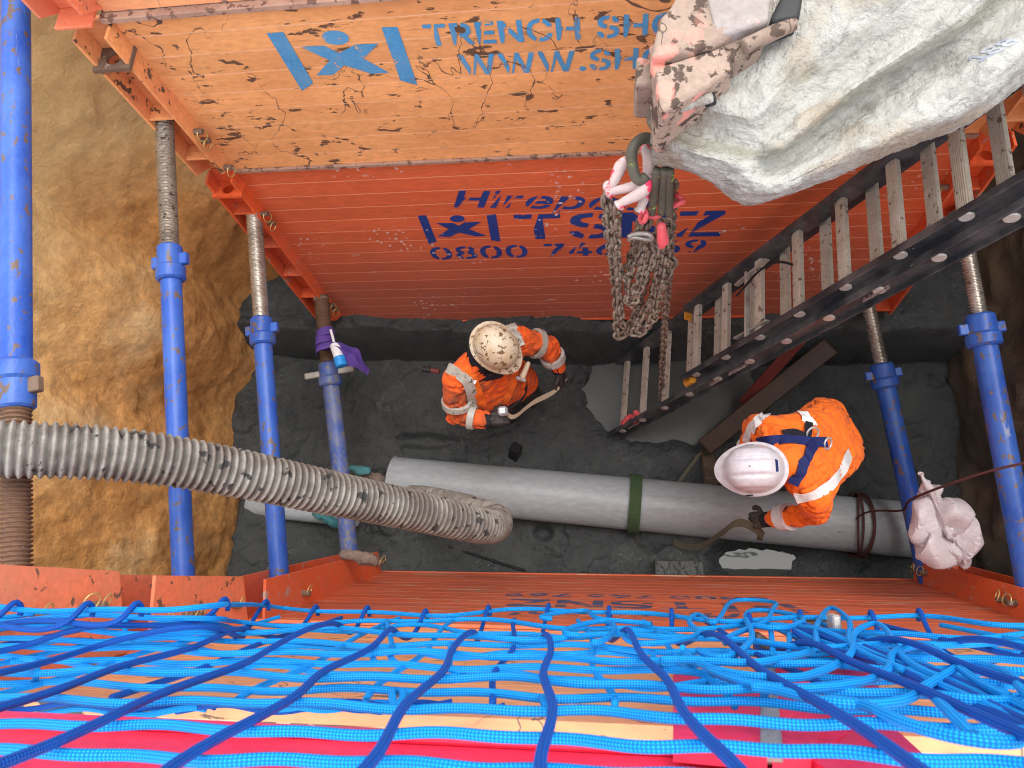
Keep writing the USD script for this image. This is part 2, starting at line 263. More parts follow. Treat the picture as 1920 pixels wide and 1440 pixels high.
M['cast'] = mat('cement_dusted_casting', {'g': ('geometry', {}), 'mp': ('mapping', {'rotation': (0, 0, -0.62)}), 'ms': ('mapping', {'scale': (2.2, 13.0, 9.0)}), 'n': ('noise_texture', {'scale': 1.0, 'detail': 7, 'roughness': 0.62}), 'r': ('map_range', {'from_min': 0.56, 'from_max': 0.70, 'to_max': 0.7, 'clamp': True}),
    'uv': ('uvmap', {'attribute': 'st'}), 'us': ('separate_xyz', {}), 'ub': ('math', {'math_type': 'subtract', 'value2': 0.46}), 'uc': ('math', {'math_type': 'absolute'}), 'ud': ('math', {'math_type': 'multiply_add', 'value2': -0.20, 'value3': 0.20}), 'ue': ('math', {'math_type': 'add'}), 'ur': ('map_range', {'from_min': 0.10, 'from_max': 0.17, 'to_min': 0.8, 'to_max': 0.0, 'clamp': True}), 'ux': ('math', {'math_type': 'maximum'}), 'm': ('mix_color', {'a': (0.52, 0.515, 0.475), 'b': (0.29, 0.275, 0.205)}), 'n2': ('noise_texture', {'scale': 13.0, 'detail': 8, 'roughness': 0.74}), 'r2': ('map_range', {'from_min': 0.50, 'from_max': 0.62, 'to_max': 0.7, 'clamp': True}), 'm2': ('mix_color', {'b': (0.29, 0.275, 0.25)}),
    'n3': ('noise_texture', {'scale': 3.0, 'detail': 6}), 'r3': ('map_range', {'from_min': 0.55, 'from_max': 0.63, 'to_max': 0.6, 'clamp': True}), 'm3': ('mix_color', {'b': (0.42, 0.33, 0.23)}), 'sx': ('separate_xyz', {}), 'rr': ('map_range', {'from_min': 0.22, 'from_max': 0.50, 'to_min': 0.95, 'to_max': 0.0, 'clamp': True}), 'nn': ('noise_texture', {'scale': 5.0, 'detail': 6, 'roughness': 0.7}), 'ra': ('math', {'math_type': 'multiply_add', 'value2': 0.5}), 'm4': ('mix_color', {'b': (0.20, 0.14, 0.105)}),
    'f': ('noise_texture', {'scale': 55.0, 'detail': 6, 'roughness': 0.7}), 'f2': ('noise_texture', {'scale': 14.0, 'detail': 5, 'roughness': 0.65}), 'fa': ('math', {'math_type': 'multiply_add', 'value2': 0.35}), 'b': ('bump', {'strength': 1.0, 'distance': 0.05}), 'p': ('principled_bsdf', {'roughness': 0.85, 'specular_ior_level': 0.2})},
    [('g.position', 'mp.vector'), ('mp.vector', 'ms.vector'), ('ms.vector', 'n.vector'), ('n.fac', 'r.value'), ('uv.UV', 'us.vector'), ('us.y', 'ub.value1'), ('ub.value', 'uc.value1'), ('nn.fac', 'ud.value1'), ('uc.value', 'ue.value1'), ('ud.value', 'ue.value2'), ('ue.value', 'ur.value'), ('r.result', 'ux.value1'), ('ur.result', 'ux.value2'), ('ux.value', 'm.fac'), ('g.position', 'n2.vector'), ('n2.fac', 'r2.value'), ('m.result', 'm2.a'), ('r2.result', 'm2.fac'), ('g.position', 'n3.vector'), ('n3.fac', 'r3.value'), ('m2.result', 'm3.a'), ('r3.result', 'm3.fac'),
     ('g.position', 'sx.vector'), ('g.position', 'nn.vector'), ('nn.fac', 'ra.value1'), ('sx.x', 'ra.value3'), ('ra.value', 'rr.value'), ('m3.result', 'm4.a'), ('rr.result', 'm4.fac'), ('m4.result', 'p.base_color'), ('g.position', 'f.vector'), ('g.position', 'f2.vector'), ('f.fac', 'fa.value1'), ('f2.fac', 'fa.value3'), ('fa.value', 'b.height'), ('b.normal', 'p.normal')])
M['castrust'] = paint('dusty_rusty_block', (0.34, 0.25, 0.20), (0.12, 0.08, 0.06), (0.075, 0.05, 0.038), 0.545, 0.85, 0.85, 1.5, 1.0, (1, 1, 1), (0.10, 0.065, 0.05), 0.9, extra=((0.62, 0.25, 0.20), 14.0, 0.33, 0.47))
M['castgrey'] = paint('dusty_grey_bracket', (0.34, 0.31, 0.30), (0.22, 0.16, 0.13), (0.55, 0.30, 0.27), 0.62, 0.9, 0.85, 1.6, 0.9)
M['black'] = paint('black_rubber', (0.012, 0.012, 0.013), (0.03, 0.03, 0.03), rough=0.5)
M['blueink'] = paint('grey_blue_marking', (0.27, 0.29, 0.36), (0.5, 0.5, 0.5), rough=0.8, scale=4)
M['chain'] = paint('chain_steel', (0.20, 0.155, 0.12), (0.36, 0.29, 0.225), (0.07, 0.05, 0.04), 0.55, 0.8, 0.55, 4.0, 0.4, metallic=0.25)
M['hook'] = paint('pink_marked_hook', (0.50, 0.43, 0.40), (0.66, 0.48, 0.47), (0.80, 0.05, 0.12), 0.55, 0.9, 0.5, 1.5, 0.4)
M['pink'] = paint('pink_marking_paint', (0.75, 0.10, 0.12), (0.5, 0.2, 0.18), rough=0.5)
M['lime'] = paint('lime_marked_shackle', (0.085, 0.08, 0.06), (0.16, 0.14, 0.10), (0.36, 0.55, 0.05), 0.66, 0.6, 0.5, 2.0, 0.4)
M['skin'] = paint('skin', (0.52, 0.28, 0.19), (0.4, 0.2, 0.14), rough=0.5)
M['dark'] = paint('dark_navy_cloth', (0.016, 0.017, 0.026), (0.03, 0.03, 0.034), rough=0.9, bump=0.6)
M['wader'] = paint('muddy_dark_trousers', (0.028, 0.029, 0.027), (0.07, 0.07, 0.062), rough=0.6, bump=0.5)
M['glove'] = paint('muddy_work_glove', (0.065, 0.058, 0.048), (0.03, 0.03, 0.028), (0.14, 0.125, 0.1), 0.6, 0.7, 0.85, 4.0, 0.6)
M['glovedark'] = paint('wet_dark_glove', (0.035, 0.030, 0.030), (0.07, 0.06, 0.055), rough=0.55, scale=4, bump=0.5)
def cloth(name, base, dirt, amt):
    return mat(name, {'g': ('geometry', {}), 'n': ('noise_texture', {'scale': 5.0, 'detail': 6, 'roughness': 0.65}), 'r': ('map_range', {'from_min': amt, 'from_max': amt + 0.22, 'to_max': 0.85, 'clamp': True}), 'm': ('mix_color', {'a': base, 'b': dirt}),
        'w': ('noise_texture', {'scale': 11.0, 'detail': 3, 'distortion': 1.4}), 'w2': ('noise_texture', {'scale': 400.0, 'detail': 1}), 'a': ('math', {'math_type': 'multiply_add', 'value2': 0.06}), 'b': ('bump', {'strength': 0.8, 'distance': 0.022}), 'p': ('principled_bsdf', {'roughness': 0.8, 'sheen_weight': 0.08})},
        [('g.position', 'n.vector'), ('n.fac', 'r.value'), ('r.result', 'm.fac'), ('m.result', 'p.base_color'), ('g.position', 'w.vector'), ('g.position', 'w2.vector'), ('w2.fac', 'a.value1'), ('w.fac', 'a.value3'), ('a.value', 'b.height'), ('b.normal', 'p.normal')])
M['hiviz1'] = cloth('muddy_hi_vis_orange', (0.88, 0.125, 0.010), (0.10, 0.06, 0.035), 0.455)
M['hiviz2'] = cloth('clean_hi_vis_orange', (0.95, 0.17, 0.008), (0.45, 0.12, 0.03), 0.62)
M['reflect1'] = paint('muddy_reflective_band', (0.58, 0.58, 0.54), (0.25, 0.22, 0.16), (0.12, 0.10, 0.07), 0.60, 0.8, 0.35, 3.0, 0.2)
M['reflect2'] = paint('reflective_band', (0.74, 0.75, 0.76), (0.55, 0.56, 0.58), rough=0.3)
M['helmet1'] = paint('muddy_cream_helmet', (0.64, 0.57, 0.44), (0.48, 0.30, 0.13), (0.18, 0.11, 0.055), 0.565, 0.75, 0.42, 3.0, 0.3)
M['helmet2'] = paint('white_helmet_shell', (0.60, 0.58, 0.63), (0.54, 0.52, 0.57), rough=0.25, bump=0.03)
M['navystrap'] = paint('navy_harness_web', (0.014, 0.022, 0.12), (0.02, 0.03, 0.10), rough=0.75, scale=4, bump=0.4)
M['orangestrap'] = paint('orange_harness_web', (0.90, 0.17, 0.02), (0.6, 0.14, 0.04), rough=0.7)
M['tape'] = paint('tape_blade', (0.74, 0.65, 0.47), (0.5, 0.42, 0.3), rough=0.5)
M['silver'] = paint('silver_case', (0.52, 0.52, 0.56), (0.3, 0.3, 0.3), rough=0.35, metallic=0.4)
M['purple'] = mat('purple_film', {'g': ('geometry', {}), 'n': ('noise_texture', {'scale': 18.0, 'detail': 3}), 'b': ('bump', {'strength': 0.7, 'distance': 0.012}), 'p': ('principled_bsdf', {'base_color': (0.13, 0.07, 0.34), 'roughness': 0.32}), 't': ('translucent_bsdf', {'color': (0.16, 0.09, 0.42)}), 'm': ('mix_closure', {'fac': 0.3})},
    [('g.position', 'n.vector'), ('n.fac', 'b.height'), ('b.normal', 'p.normal'), ('p.BSDF', 'm.closure1'), ('t.BSDF', 'm.closure2')], surface='m.closure')
M['white'] = paint('white_plastic', (0.72, 0.73, 0.74), (0.5, 0.5, 0.5), rough=0.35)
M['cyan'] = paint('bright_blue_cap', (0.02, 0.28, 0.72), (0.03, 0.2, 0.5), rough=0.35)
M['teal'] = paint('teal_rag', (0.06, 0.22, 0.25), (0.10, 0.15, 0.15), rough=0.85, scale=3, bump=0.6)
M['rag'] = paint('muddy_rag', (0.20, 0.15, 0.125), (0.12, 0.105, 0.09), (0.3, 0.2, 0.17), 0.6, 0.7, 0.85, 3, 0.6)
M['sack'] = paint('pale_pink_sack', (0.46, 0.40, 0.42), (0.38, 0.32, 0.33), (0.34, 0.26, 0.25), 0.70, 0.6, 0.5, 2.0, 0.3)
M['cord'] = paint('dark_red_cord', (0.075, 0.025, 0.022), (0.04, 0.02, 0.02), rough=0.8)
M['railred'] = paint('red_barrier_paint', (0.76, 0.028, 0.075), (0.66, 0.05, 0.09), (0.30, 0.03, 0.04), 0.70, 0.4, 0.4, 1.5, 0.08)
M['concrete'] = paint('muddy_concrete', (0.13, 0.14, 0.135), (0.05, 0.055, 0.052), (0.035, 0.038, 0.036), 0.54, 0.9, rough=0.8, scale=3, bump=0.6)
M['whitetape'] = paint('white_strip', (0.7, 0.68, 0.62), (0.4, 0.38, 0.34), rough=0.6)
M['helmsticker'] = paint('green_sticker', (0.05, 0.18, 0.09), (0.03, 0.1, 0.05), rough=0.5)
def rope(name, c1, c2):
    return mat(name, {'u': ('uvmap', {'attribute': 'st'}), 's': ('separate_xyz', {}), 'a': ('math', {'math_type': 'multiply', 'value2': 5.0}), 'b': ('math', {'math_type': 'multiply', 'value2': 105.0}),
        'p1': ('math', {'math_type': 'add'}), 'p2': ('math', {'math_type': 'subtract'}), 't1': ('math', {'math_type': 'multiply', 'value2': 6.2832}), 't2': ('math', {'math_type': 'multiply', 'value2': 6.2832}),
        's1': ('math', {'math_type': 'sine'}), 's2': ('math', {'math_type': 'sine'}), 'x': ('math', {'math_type': 'multiply'}), 'r': ('map_range', {'from_min': -0.5, 'from_max': 0.25, 'clamp': True}), 'm': ('mix_color', {'a': c2, 'b': c1}), 'bp': ('bump', {'strength': 0.9, 'distance': 0.003}), 'p': ('principled_bsdf', {'roughness': 0.5, 'specular_ior_level': 0.2})},
        [('u.UV', 's.vector'), ('s.x', 'a.value1'), ('s.y', 'b.value1'), ('a.value', 'p1.value1'), ('b.value', 'p1.value2'), ('a.value', 'p2.value1'), ('b.value', 'p2.value2'), ('p1.value', 't1.value1'), ('p2.value', 't2.value1'), ('t1.value', 's1.value1'), ('t2.value', 's2.value1'),
         ('s1.value', 'x.value1'), ('s2.value', 'x.value2'), ('x.value', 'r.value'), ('r.result', 'm.fac'), ('m.result', 'p.base_color'), ('r.result', 'bp.height'), ('bp.normal', 'p.normal')])
M['rope'] = rope('bright_blue_rope', (0.005, 0.36, 0.90), (0.003, 0.16, 0.60))
M['ropedark'] = rope('dark_blue_rope', (0.005, 0.095, 0.46), (0.003, 0.045, 0.27))
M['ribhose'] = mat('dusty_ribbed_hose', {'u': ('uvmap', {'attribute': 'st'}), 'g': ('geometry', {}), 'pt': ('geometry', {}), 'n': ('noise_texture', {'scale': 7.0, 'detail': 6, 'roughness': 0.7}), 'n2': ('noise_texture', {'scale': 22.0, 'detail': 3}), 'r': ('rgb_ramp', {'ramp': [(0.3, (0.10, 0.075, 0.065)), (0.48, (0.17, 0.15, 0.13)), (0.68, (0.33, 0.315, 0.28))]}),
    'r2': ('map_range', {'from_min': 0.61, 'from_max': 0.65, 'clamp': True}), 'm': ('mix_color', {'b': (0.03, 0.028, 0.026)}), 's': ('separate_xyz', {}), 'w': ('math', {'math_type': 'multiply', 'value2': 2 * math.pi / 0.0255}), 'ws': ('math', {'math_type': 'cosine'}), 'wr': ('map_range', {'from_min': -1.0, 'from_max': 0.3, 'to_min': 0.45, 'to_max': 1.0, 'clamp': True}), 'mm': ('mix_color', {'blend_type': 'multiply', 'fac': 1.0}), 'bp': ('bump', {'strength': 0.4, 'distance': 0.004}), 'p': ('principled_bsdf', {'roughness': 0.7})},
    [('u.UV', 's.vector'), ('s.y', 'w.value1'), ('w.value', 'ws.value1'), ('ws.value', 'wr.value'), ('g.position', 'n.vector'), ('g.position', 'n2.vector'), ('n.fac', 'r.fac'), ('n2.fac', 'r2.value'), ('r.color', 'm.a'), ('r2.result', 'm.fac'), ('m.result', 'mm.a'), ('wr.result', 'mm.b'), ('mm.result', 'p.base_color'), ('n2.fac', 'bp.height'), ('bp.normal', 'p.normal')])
M['clay'] = mat('ochre_clay', {'g': ('geometry', {}), 'n': ('noise_texture', {'scale': 1.6, 'detail': 7, 'roughness': 0.6}), 'r': ('rgb_ramp', {'ramp': [(0.28, (0.42, 0.20, 0.062)), (0.43, (0.54, 0.265, 0.085)), (0.57, (0.62, 0.325, 0.115)), (0.7, (0.70, 0.48, 0.25))]}),
    'n2': ('noise_texture', {'scale': 26.0, 'detail': 6, 'roughness': 0.7}), 'r2': ('map_range', {'from_min': 0.3, 'from_max': 0.7, 'to_min': 0.72, 'to_max': 1.3}), 'h': ('hsv', {}), 'n3': ('noise_texture', {'scale': 2.3, 'detail': 5}), 'r3': ('map_range', {'from_min': 0.6, 'from_max': 0.7, 'to_max': 0.35, 'clamp': True}), 'm3': ('mix_color', {'b': (0.22, 0.17, 0.09)}), 'zx': ('separate_xyz', {}), 'za': ('math', {'math_type': 'multiply_add', 'value2': 1.6}), 'zr': ('map_range', {'from_min': 2.3, 'from_max': 3.1, 'to_max': 0.6, 'clamp': True}), 'm5': ('mix_color', {'b': (0.52, 0.40, 0.20)}), 'ks': ('mapping', {'scale': (1, 16, 3), 'rotation': (0.25, 0, 0)}), 'kn': ('noise_texture', {'scale': 1.5, 'detail': 6, 'roughness': 0.65}), 'ka': ('math', {'math_type': 'multiply_add', 'value2': 0.8}), 'b': ('bump', {'strength': 0.7, 'distance': 0.015}), 'p': ('principled_bsdf', {'roughness': 0.75, 'specular_ior_level': 0.3})},
    [('g.position', 'n.vector'), ('g.position', 'n2.vector'), ('g.position', 'n3.vector'), ('n.fac', 'r.fac'), ('n2.fac', 'r2.value'), ('r.color', 'h.color'), ('r2.result', 'h.value'), ('h.color', 'm3.a'), ('n3.fac', 'r3.value'), ('r3.result', 'm3.fac'), ('m3.result', 'm5.a'), ('g.position', 'zx.vector'), ('n.fac', 'za.value1'), ('zx.z', 'za.value3'), ('za.value', 'zr.value'), ('zr.result', 'm5.fac'), ('m5.result', 'p.base_color'), ('g.position', 'ks.vector'), ('ks.vector', 'kn.vector'), ('kn.fac', 'ka.value1'), ('n2.fac', 'ka.value3'), ('ka.value', 'b.height'), ('b.normal', 'p.normal')])
def earth(name, ramp, rough0, rough1, bump, sc=1.0, specks=None):
    nd = {'g': ('geometry', {}), 'n': ('noise_texture', {'scale': 2.2 * sc, 'detail': 7, 'roughness': 0.65}), 'r': ('rgb_ramp', {'ramp': ramp}), 'n2': ('noise_texture', {'scale': 30.0 * sc, 'detail': 6, 'roughness': 0.7}), 'rr': ('map_range', {'from_min': 0.35, 'from_max': 0.65, 'to_min': rough0, 'to_max': rough1, 'clamp': True}), 'b': ('bump', {'strength': bump, 'distance': 0.02}), 'p': ('principled_bsdf', {})}
    lk = [('g.position', 'n.vector'), ('g.position', 'n2.vector'), ('n.fac', 'r.fac'), ('n.fac', 'rr.value'), ('rr.result', 'p.roughness'), ('n2.fac', 'b.height'), ('b.normal', 'p.normal')]; out = 'r.color'
    if specks:
        nd.update({'v': ('voronoi_texture', {'scale': 38.0}), 'vr': ('map_range', {'from_min': 0.10, 'from_max': 0.16, 'to_min': 1, 'to_max': 0, 'clamp': True}), 'vn': ('noise_texture', {'scale': 2.6, 'detail': 4}), 'vq': ('map_range', {'from_min': 0.52, 'from_max': 0.60, 'clamp': True}), 'vx': ('math', {'math_type': 'multiply'}), 'vm': ('mix_color', {'b': specks}),
                   'f': ('noise_texture', {'scale': 5.0, 'detail': 8, 'roughness': 0.7, 'distortion': 0.8}), 'fs': ('math', {'math_type': 'subtract', 'value2': 0.5}), 'fa': ('math', {'math_type': 'absolute'}), 'fr': ('map_range', {'from_min': 0.004, 'from_max': 0.014, 'to_min': 0.7, 'to_max': 0, 'clamp': True}), 'fx': ('math', {'math_type': 'multiply'}), 'fm': ('mix_color', {'b': tuple(c * 0.6 for c in specks)})})
        lk += [('g.position', 'v.vector'), ('v.distance', 'vr.value'), ('g.position', 'vn.vector'), ('vn.fac', 'vq.value'), ('vr.result', 'vx.value1'), ('vq.result', 'vx.value2'), (out, 'vm.a'), ('vx.value', 'vm.fac'), ('g.position', 'f.vector'), ('f.fac', 'fs.value1'), ('fs.value', 'fa.value1'), ('fa.value', 'fr.value'), ('fr.result', 'fx.value1'), ('vq.result', 'fx.value2'), ('vm.result', 'fm.a'), ('fx.value', 'fm.fac')]; out = 'fm.result'
    return mat(name, nd, lk + [(out, 'p.base_color')])
M['mud'] = earth('wet_grey_mud', [(0.3, (0.028, 0.033, 0.034)), (0.5, (0.042, 0.048, 0.049)), (0.7, (0.062, 0.069, 0.067))], 0.2, 0.52, 0.8, 1.5, (0.20, 0.215, 0.21))
M['darkearth'] = earth('dark_brown_earth', [(0.3, (0.045, 0.037, 0.028)), (0.5, (0.078, 0.061, 0.043)), (0.66, (0.16, 0.11, 0.062))], 0.5, 0.8, 0.8, 0.8)
M['gravel'] = earth('grey_gravel', [(0.3, (0.16, 0.155, 0.14)), (0.5, (0.25, 0.24, 0.22)), (0.7, (0.33, 0.32, 0.30))], 0.8, 0.9, 1.0, 6.0)
M['slurry'] = mat('silty_slurry', {'g': ('geometry', {}), 'n': ('noise_texture', {'scale': 3.0, 'detail': 5}), 'r': ('rgb_ramp', {'ramp': [(0.3, (0.050, 0.055, 0.053)), (0.7, (0.078, 0.085, 0.082))]}), 'b': ('bump', {'strength': 0.08, 'distance': 0.02}), 'p': ('principled_bsdf', {'roughness': 0.22, 'ior': 1.33, 'specular_ior_level': 0.22})}, [('g.position', 'n.vector'), ('n.fac', 'r.fac'), ('r.color', 'p.base_color'), ('n.fac', 'b.height'), ('b.normal', 'p.normal')])
M['puddle'] = mat('muddy_water', {'g': ('geometry', {}), 'n': ('noise_texture', {'scale': 6.0, 'detail': 2}), 'b': ('bump', {'strength': 0.06, 'distance': 0.02}), 'p': ('principled_bsdf', {'base_color': (0.058, 0.064, 0.061), 'roughness': 0.03, 'ior': 1.33, 'specular_ior_level': 0.5})}, [('g.position', 'n.vector'), ('n.fac', 'b.height'), ('b.normal', 'p.normal')])

# ------------------------------------------------------------------ planes of the trench shields
b0, b1 = Q(630, 604, 4.55), Q(1300, 593, 4.55)
FU = unit(b1 - b0)
def leaned(u, deg):
    w = unit(np.cross([0, 0, 1], u)); a = math.radians(deg); return math.cos(a) * np.array([0, 0, 1.]) + math.sin(a) * w
FL = Plane(b0, FU, leaned(FU, 11.0))                    # far lower, normal points into the trench (-y)
PH = 1.58 / 15                                          # board pitch
FMo = FL.p(0, 1.584); FM = Plane(FMo, FU, leaned(FU, 7.0))
MIDH = FM.uv(182, 31)[1]
FT = Plane(FM.p(0, MIDH), FU, leaned(FU, 7.0))
n0, n1 = Q(705, 1072, 4.55), Q(1690, 1087, 4.55)
NU = unit(n0 - n1)                                      # runs to -x so that the normal is +y
NL = Plane(n1, NU, leaned(NU, 4.6)); NLEN = np.linalg.norm(n0 - n1)
NM = Plane(NL.p(0, 1.584), NU, leaned(NU, 1.4))
NT = Plane(NM.p(0, MIDH), NU, leaned(NU, 1.4))

# ------------------------------------------------------------------ setting: ground, earth walls, mud floor, water
def fbm(p, o=4, s=0): return meshkit.fbm(np.asarray(p, float), o, s)
gz = 3.22
ins = [(-2.9, -0.62), (2.6, -0.62), (2.6, 2.35), (-2.9, 2.35)]; outr = [(-120, -120), (120, -120), (120, 120), (-120, 120)]
gv = np.array([(x, y, gz) for x, y in ins] + [(x, y, gz) for x, y in outr], float)
gf = []
for i in range(4):
    j = (i + 1) % 4; gf += [(4 + i, 4 + j, j), (4 + i, j, i)]
solo('ground', (gv, np.array(gf)), M['gravel'], kind='structure')
# left end: ochre clay face
ys, zs = np.linspace(-0.75, 2.5, 190), np.linspace(-0.25, gz, 200)
YY, ZZ = np.meshgrid(ys, zs, indexing='ij'); P3 = np.stack([YY * 0 + 1, YY, ZZ], -1)
XX = -2.52 - 0.10 * ZZ + 0.17 * (fbm(P3 * 0.9, 3, 3) - 0.5) + 0.065 * (fbm(P3 * np.array([1, 3.2, 1.4]), 4, 5) - 0.5) + 0.035 * (fbm(P3 * np.array([1, 14, 8]), 3, 8) - 0.5) - 0.03 * np.abs(fbm(P3 * np.array([1, 2.6, 1.4]) + 9, 3, 12) - 0.5) ** 0.5
XX -= 0.35 * np.clip((0.35 - ZZ) / 0.5, 0, 1) ** 2 + 0.13 * np.exp(-((YY - 0.72) / 0.3) ** 2)
XX += 0.62 * np.clip((YY - 1.45) / 0.55, 0, 1)
XX += 0.20 * np.exp(-((YY - 1.15) / 0.5) ** 2 - ((ZZ - 1.2) / 0.7) ** 2)
solo('earth_bank', grid(np.stack([XX, YY, ZZ], -1)), M['clay'], kind='structure', smooth=True)
ys, zs = np.linspace(-0.75, 2.5, 120), np.linspace(-0.25, gz, 120)
YY, ZZ = np.meshgrid(ys, zs, indexing='ij'); P3 = np.stack([YY * 0 + 5, YY, ZZ], -1)
XX = 2.06 + 0.10 * ZZ + 0.26 * (fbm(P3 * 1.1, 4, 21) - 0.5) + 0.07 * (fbm(P3 * 9, 3, 22) - 0.5)
V = np.stack([XX, YY, ZZ], -1)[::-1]
solo('earth_bank', grid(V), M['darkearth'], kind='structure', smooth=True)
# earth behind the far and the near shields
for sgn, y0, seed in ((1, 2.05, 31), (-1, -0.58, 32)):
    xs, zs = np.linspace(-3.1, 2.7, 90), np.linspace(-0.3, gz, 50); A, B = np.meshgrid(xs, zs, indexing='ij'); P3 = np.stack([A, A * 0 + seed, B], -1)
    yy = y0 + 0.10 * (fbm(P3 * 2, 3, seed) - 0.5) + (0.12 * B - 0.14 if sgn > 0 else -0.02 * B)
    V = np.stack([A, yy, B], -1); solo('earth_bank', grid(V if sgn > 0 else V[::-1]), M['darkearth'], kind='structure', smooth=True)
# floor of wet mud
xs, ys = np.linspace(-3.1, 2.7, 520), np.linspace(-0.9, 2.3, 300); A, B = np.meshgrid(xs, ys, indexing='ij'); P3 = np.stack([A, B, A * 0], -1)
z = 0.065 + 0.016 * (fbm(P3 * 38, 3, 49) - 0.5) + 0.15 * (fbm(P3 * 1.3, 3, 41) - 0.5) + 0.05 * (fbm(P3 * 5, 4, 42) - 0.5) + 0.018 * (fbm(P3 * 17, 4, 43) - 0.5) - 0.016 * np.clip(0.06 - np.abs(fbm(P3 * 4.2 + 3, 4, 48) - 0.5), 0, 1) / 0.06
clod = np.clip(fbm(P3 * 3.3 + 5, 3, 44) - 0.5, 0, 1); z += 0.15 * clod
bank = np.clip((B - (1.17 + 0.08 * (fbm(P3 * 2.2, 3, 45) - 0.5))) / 0.12, 0, 1); z += bank ** 0.6 * (0.40 + 0.12 * (fbm(P3 * 4, 3, 46) - 0.5))
z += 0.30 * np.clip((-2.05 - A) / 0.5, 0, 1) * np.clip(fbm(P3 * 2, 3, 47) + 0.2, 0, 1) + 0.15 * np.clip((A - 1.6) / 0.5, 0, 1)
def dip(cx, cy, rx, ry, d): return -d * np.exp(-(((A - cx) / rx) ** 2 + ((B - cy) / ry) ** 2) ** 2)
for cx_, cy_, rx, ry, d in ((*Q(1262, 742, 5.0)[:2], 0.58, 0.36, 0.25), (*Q(1415, 1056, 5.0)[:2], 0.30, 0.12, 0.15), (*Q(800, 830, 5.0)[:2], 0.22, 0.05, 0.07), (*Q(1020, 1000, 5.0)[:2], 0.06, 0.05, 0.07), (*Q(1330, 690, 5.)[:2], 0.3, 0.2, 0.12)):
    z += dip(cx_, cy_, rx, ry, d)
solo('mud_floor', grid(np.stack([A, B, z], -1)), M['mud'], kind='structure', smooth=True)
def water(x0, x1, y0, y1, zz, mt): solo('puddle', (np.array([(x0, y0, zz), (x1, y0, zz), (x1, y1, zz), (x0, y1, zz)], float), np.array([(0, 1, 2), (0, 2, 3)])), mt, kind='structure')
water(-3, 2.6, -0.9, 1.5, -0.035, M['slurry'])
pcx, pcy = Q(1415, 1056, 5.0)[:2]
water(pcx - 0.42, pcx + 0.42, pcy - 0.24, pcy + 0.2, -0.028, M['puddle'])

# ------------------------------------------------------------------ trench shields
def boards(t, P, u0, u1, v0, count, mt, thick=0.03, pitch=PH):
    for i in range(count):
        a = v0 + i * pitch; part(t, 'plank', pbox(P, u0, u1, a + 0.0018, a + pitch - 0.0018, -thick, 0.0, 0.0012), mt)
    part(t, 'backing', pbox(P, u0 + 0.004, u1 - 0.004, v0 + 0.004, v0 + count * pitch - 0.004, -thick - 0.02, -0.0016, 0.001), M['groove'])
def pin(t, P, u, v, n, d, long=0.05, ringr=0.028, rmat='brass', ang=0.0):
    a, b = P.p(u, v, n), P.p(u + d * long, v, n)
    k = part(t, 'pin', rod(a, b, 0.014, 12), M['rust'])
    c = P.p(u + d * long * 0.75, v - ringr * 0.7 * math.cos(ang), n + ringr * 0.8 * math.sin(ang))
    part(k, 'ring', ring(c, P.u * 0.9 + P.n * 0.3 + P.v * 0.25 * math.sin(5 * ang), ringr, 0.0028, 16, 5), M[rmat])
def post(t, P, u0, v0, v1, mt, side, d=0.075, w=0.13, d2=None, plates=(), hole=None, pins=(), face='post', holemat=None):
    "U shaped end post: web on the boards, two flanges into the trench; side +1: the panel lies towards +u"
    ua, ub = (u0 - w, u0) if side > 0 else (u0, u0 + w)
    part(t, 'post_web', pbox(P, ua, ub, v0, v1, -0.03, -0.002, 0.002), mt)
    cut = min(0.07, d)
    for u in (ua, ub):
        prof = np.array([(v0, 0), (v1, 0), (v1, d2 or d), (v0 + cut, d)]); e = 0.006
        pts = np.vstack([P.p(np.full(4, u - e), prof[:, 0], prof[:, 1]), P.p(np.full(4, u + e), prof[:, 0], prof[:, 1])])
        h = trimesh.convex.convex_hull(pts); part(t, 'flange', (np.array(h.vertices), np.array(h.faces)), mt)
    for v in plates: part(t, 'cross_plate', pbox(P, ua + 0.007, ub - 0.007, v, v + 0.012, 0.0, d * 0.92, 0.002), mt)
    if hole is not None:
        mm = trimesh.creation.extrude_polygon(__import__('shapely').geometry.box(ua - 0.012, 0.0, ub + 0.012, d * 1.25).difference(__import__('shapely').geometry.Point((ua + ub) / 2, d * 0.6).buffer(0.032)), 0.016)
        v = np.array(mm.vertices); part(t, 'lifting_plate', (P.p(v[:, 0], hole + v[:, 2], v[:, 1]), np.array(mm.faces)), holemat or mt)
    for (v, n, a) in pins: pin(t, P, ub if side > 0 else ua, v, n, side, 0.045, 0.026, 'brass', a)
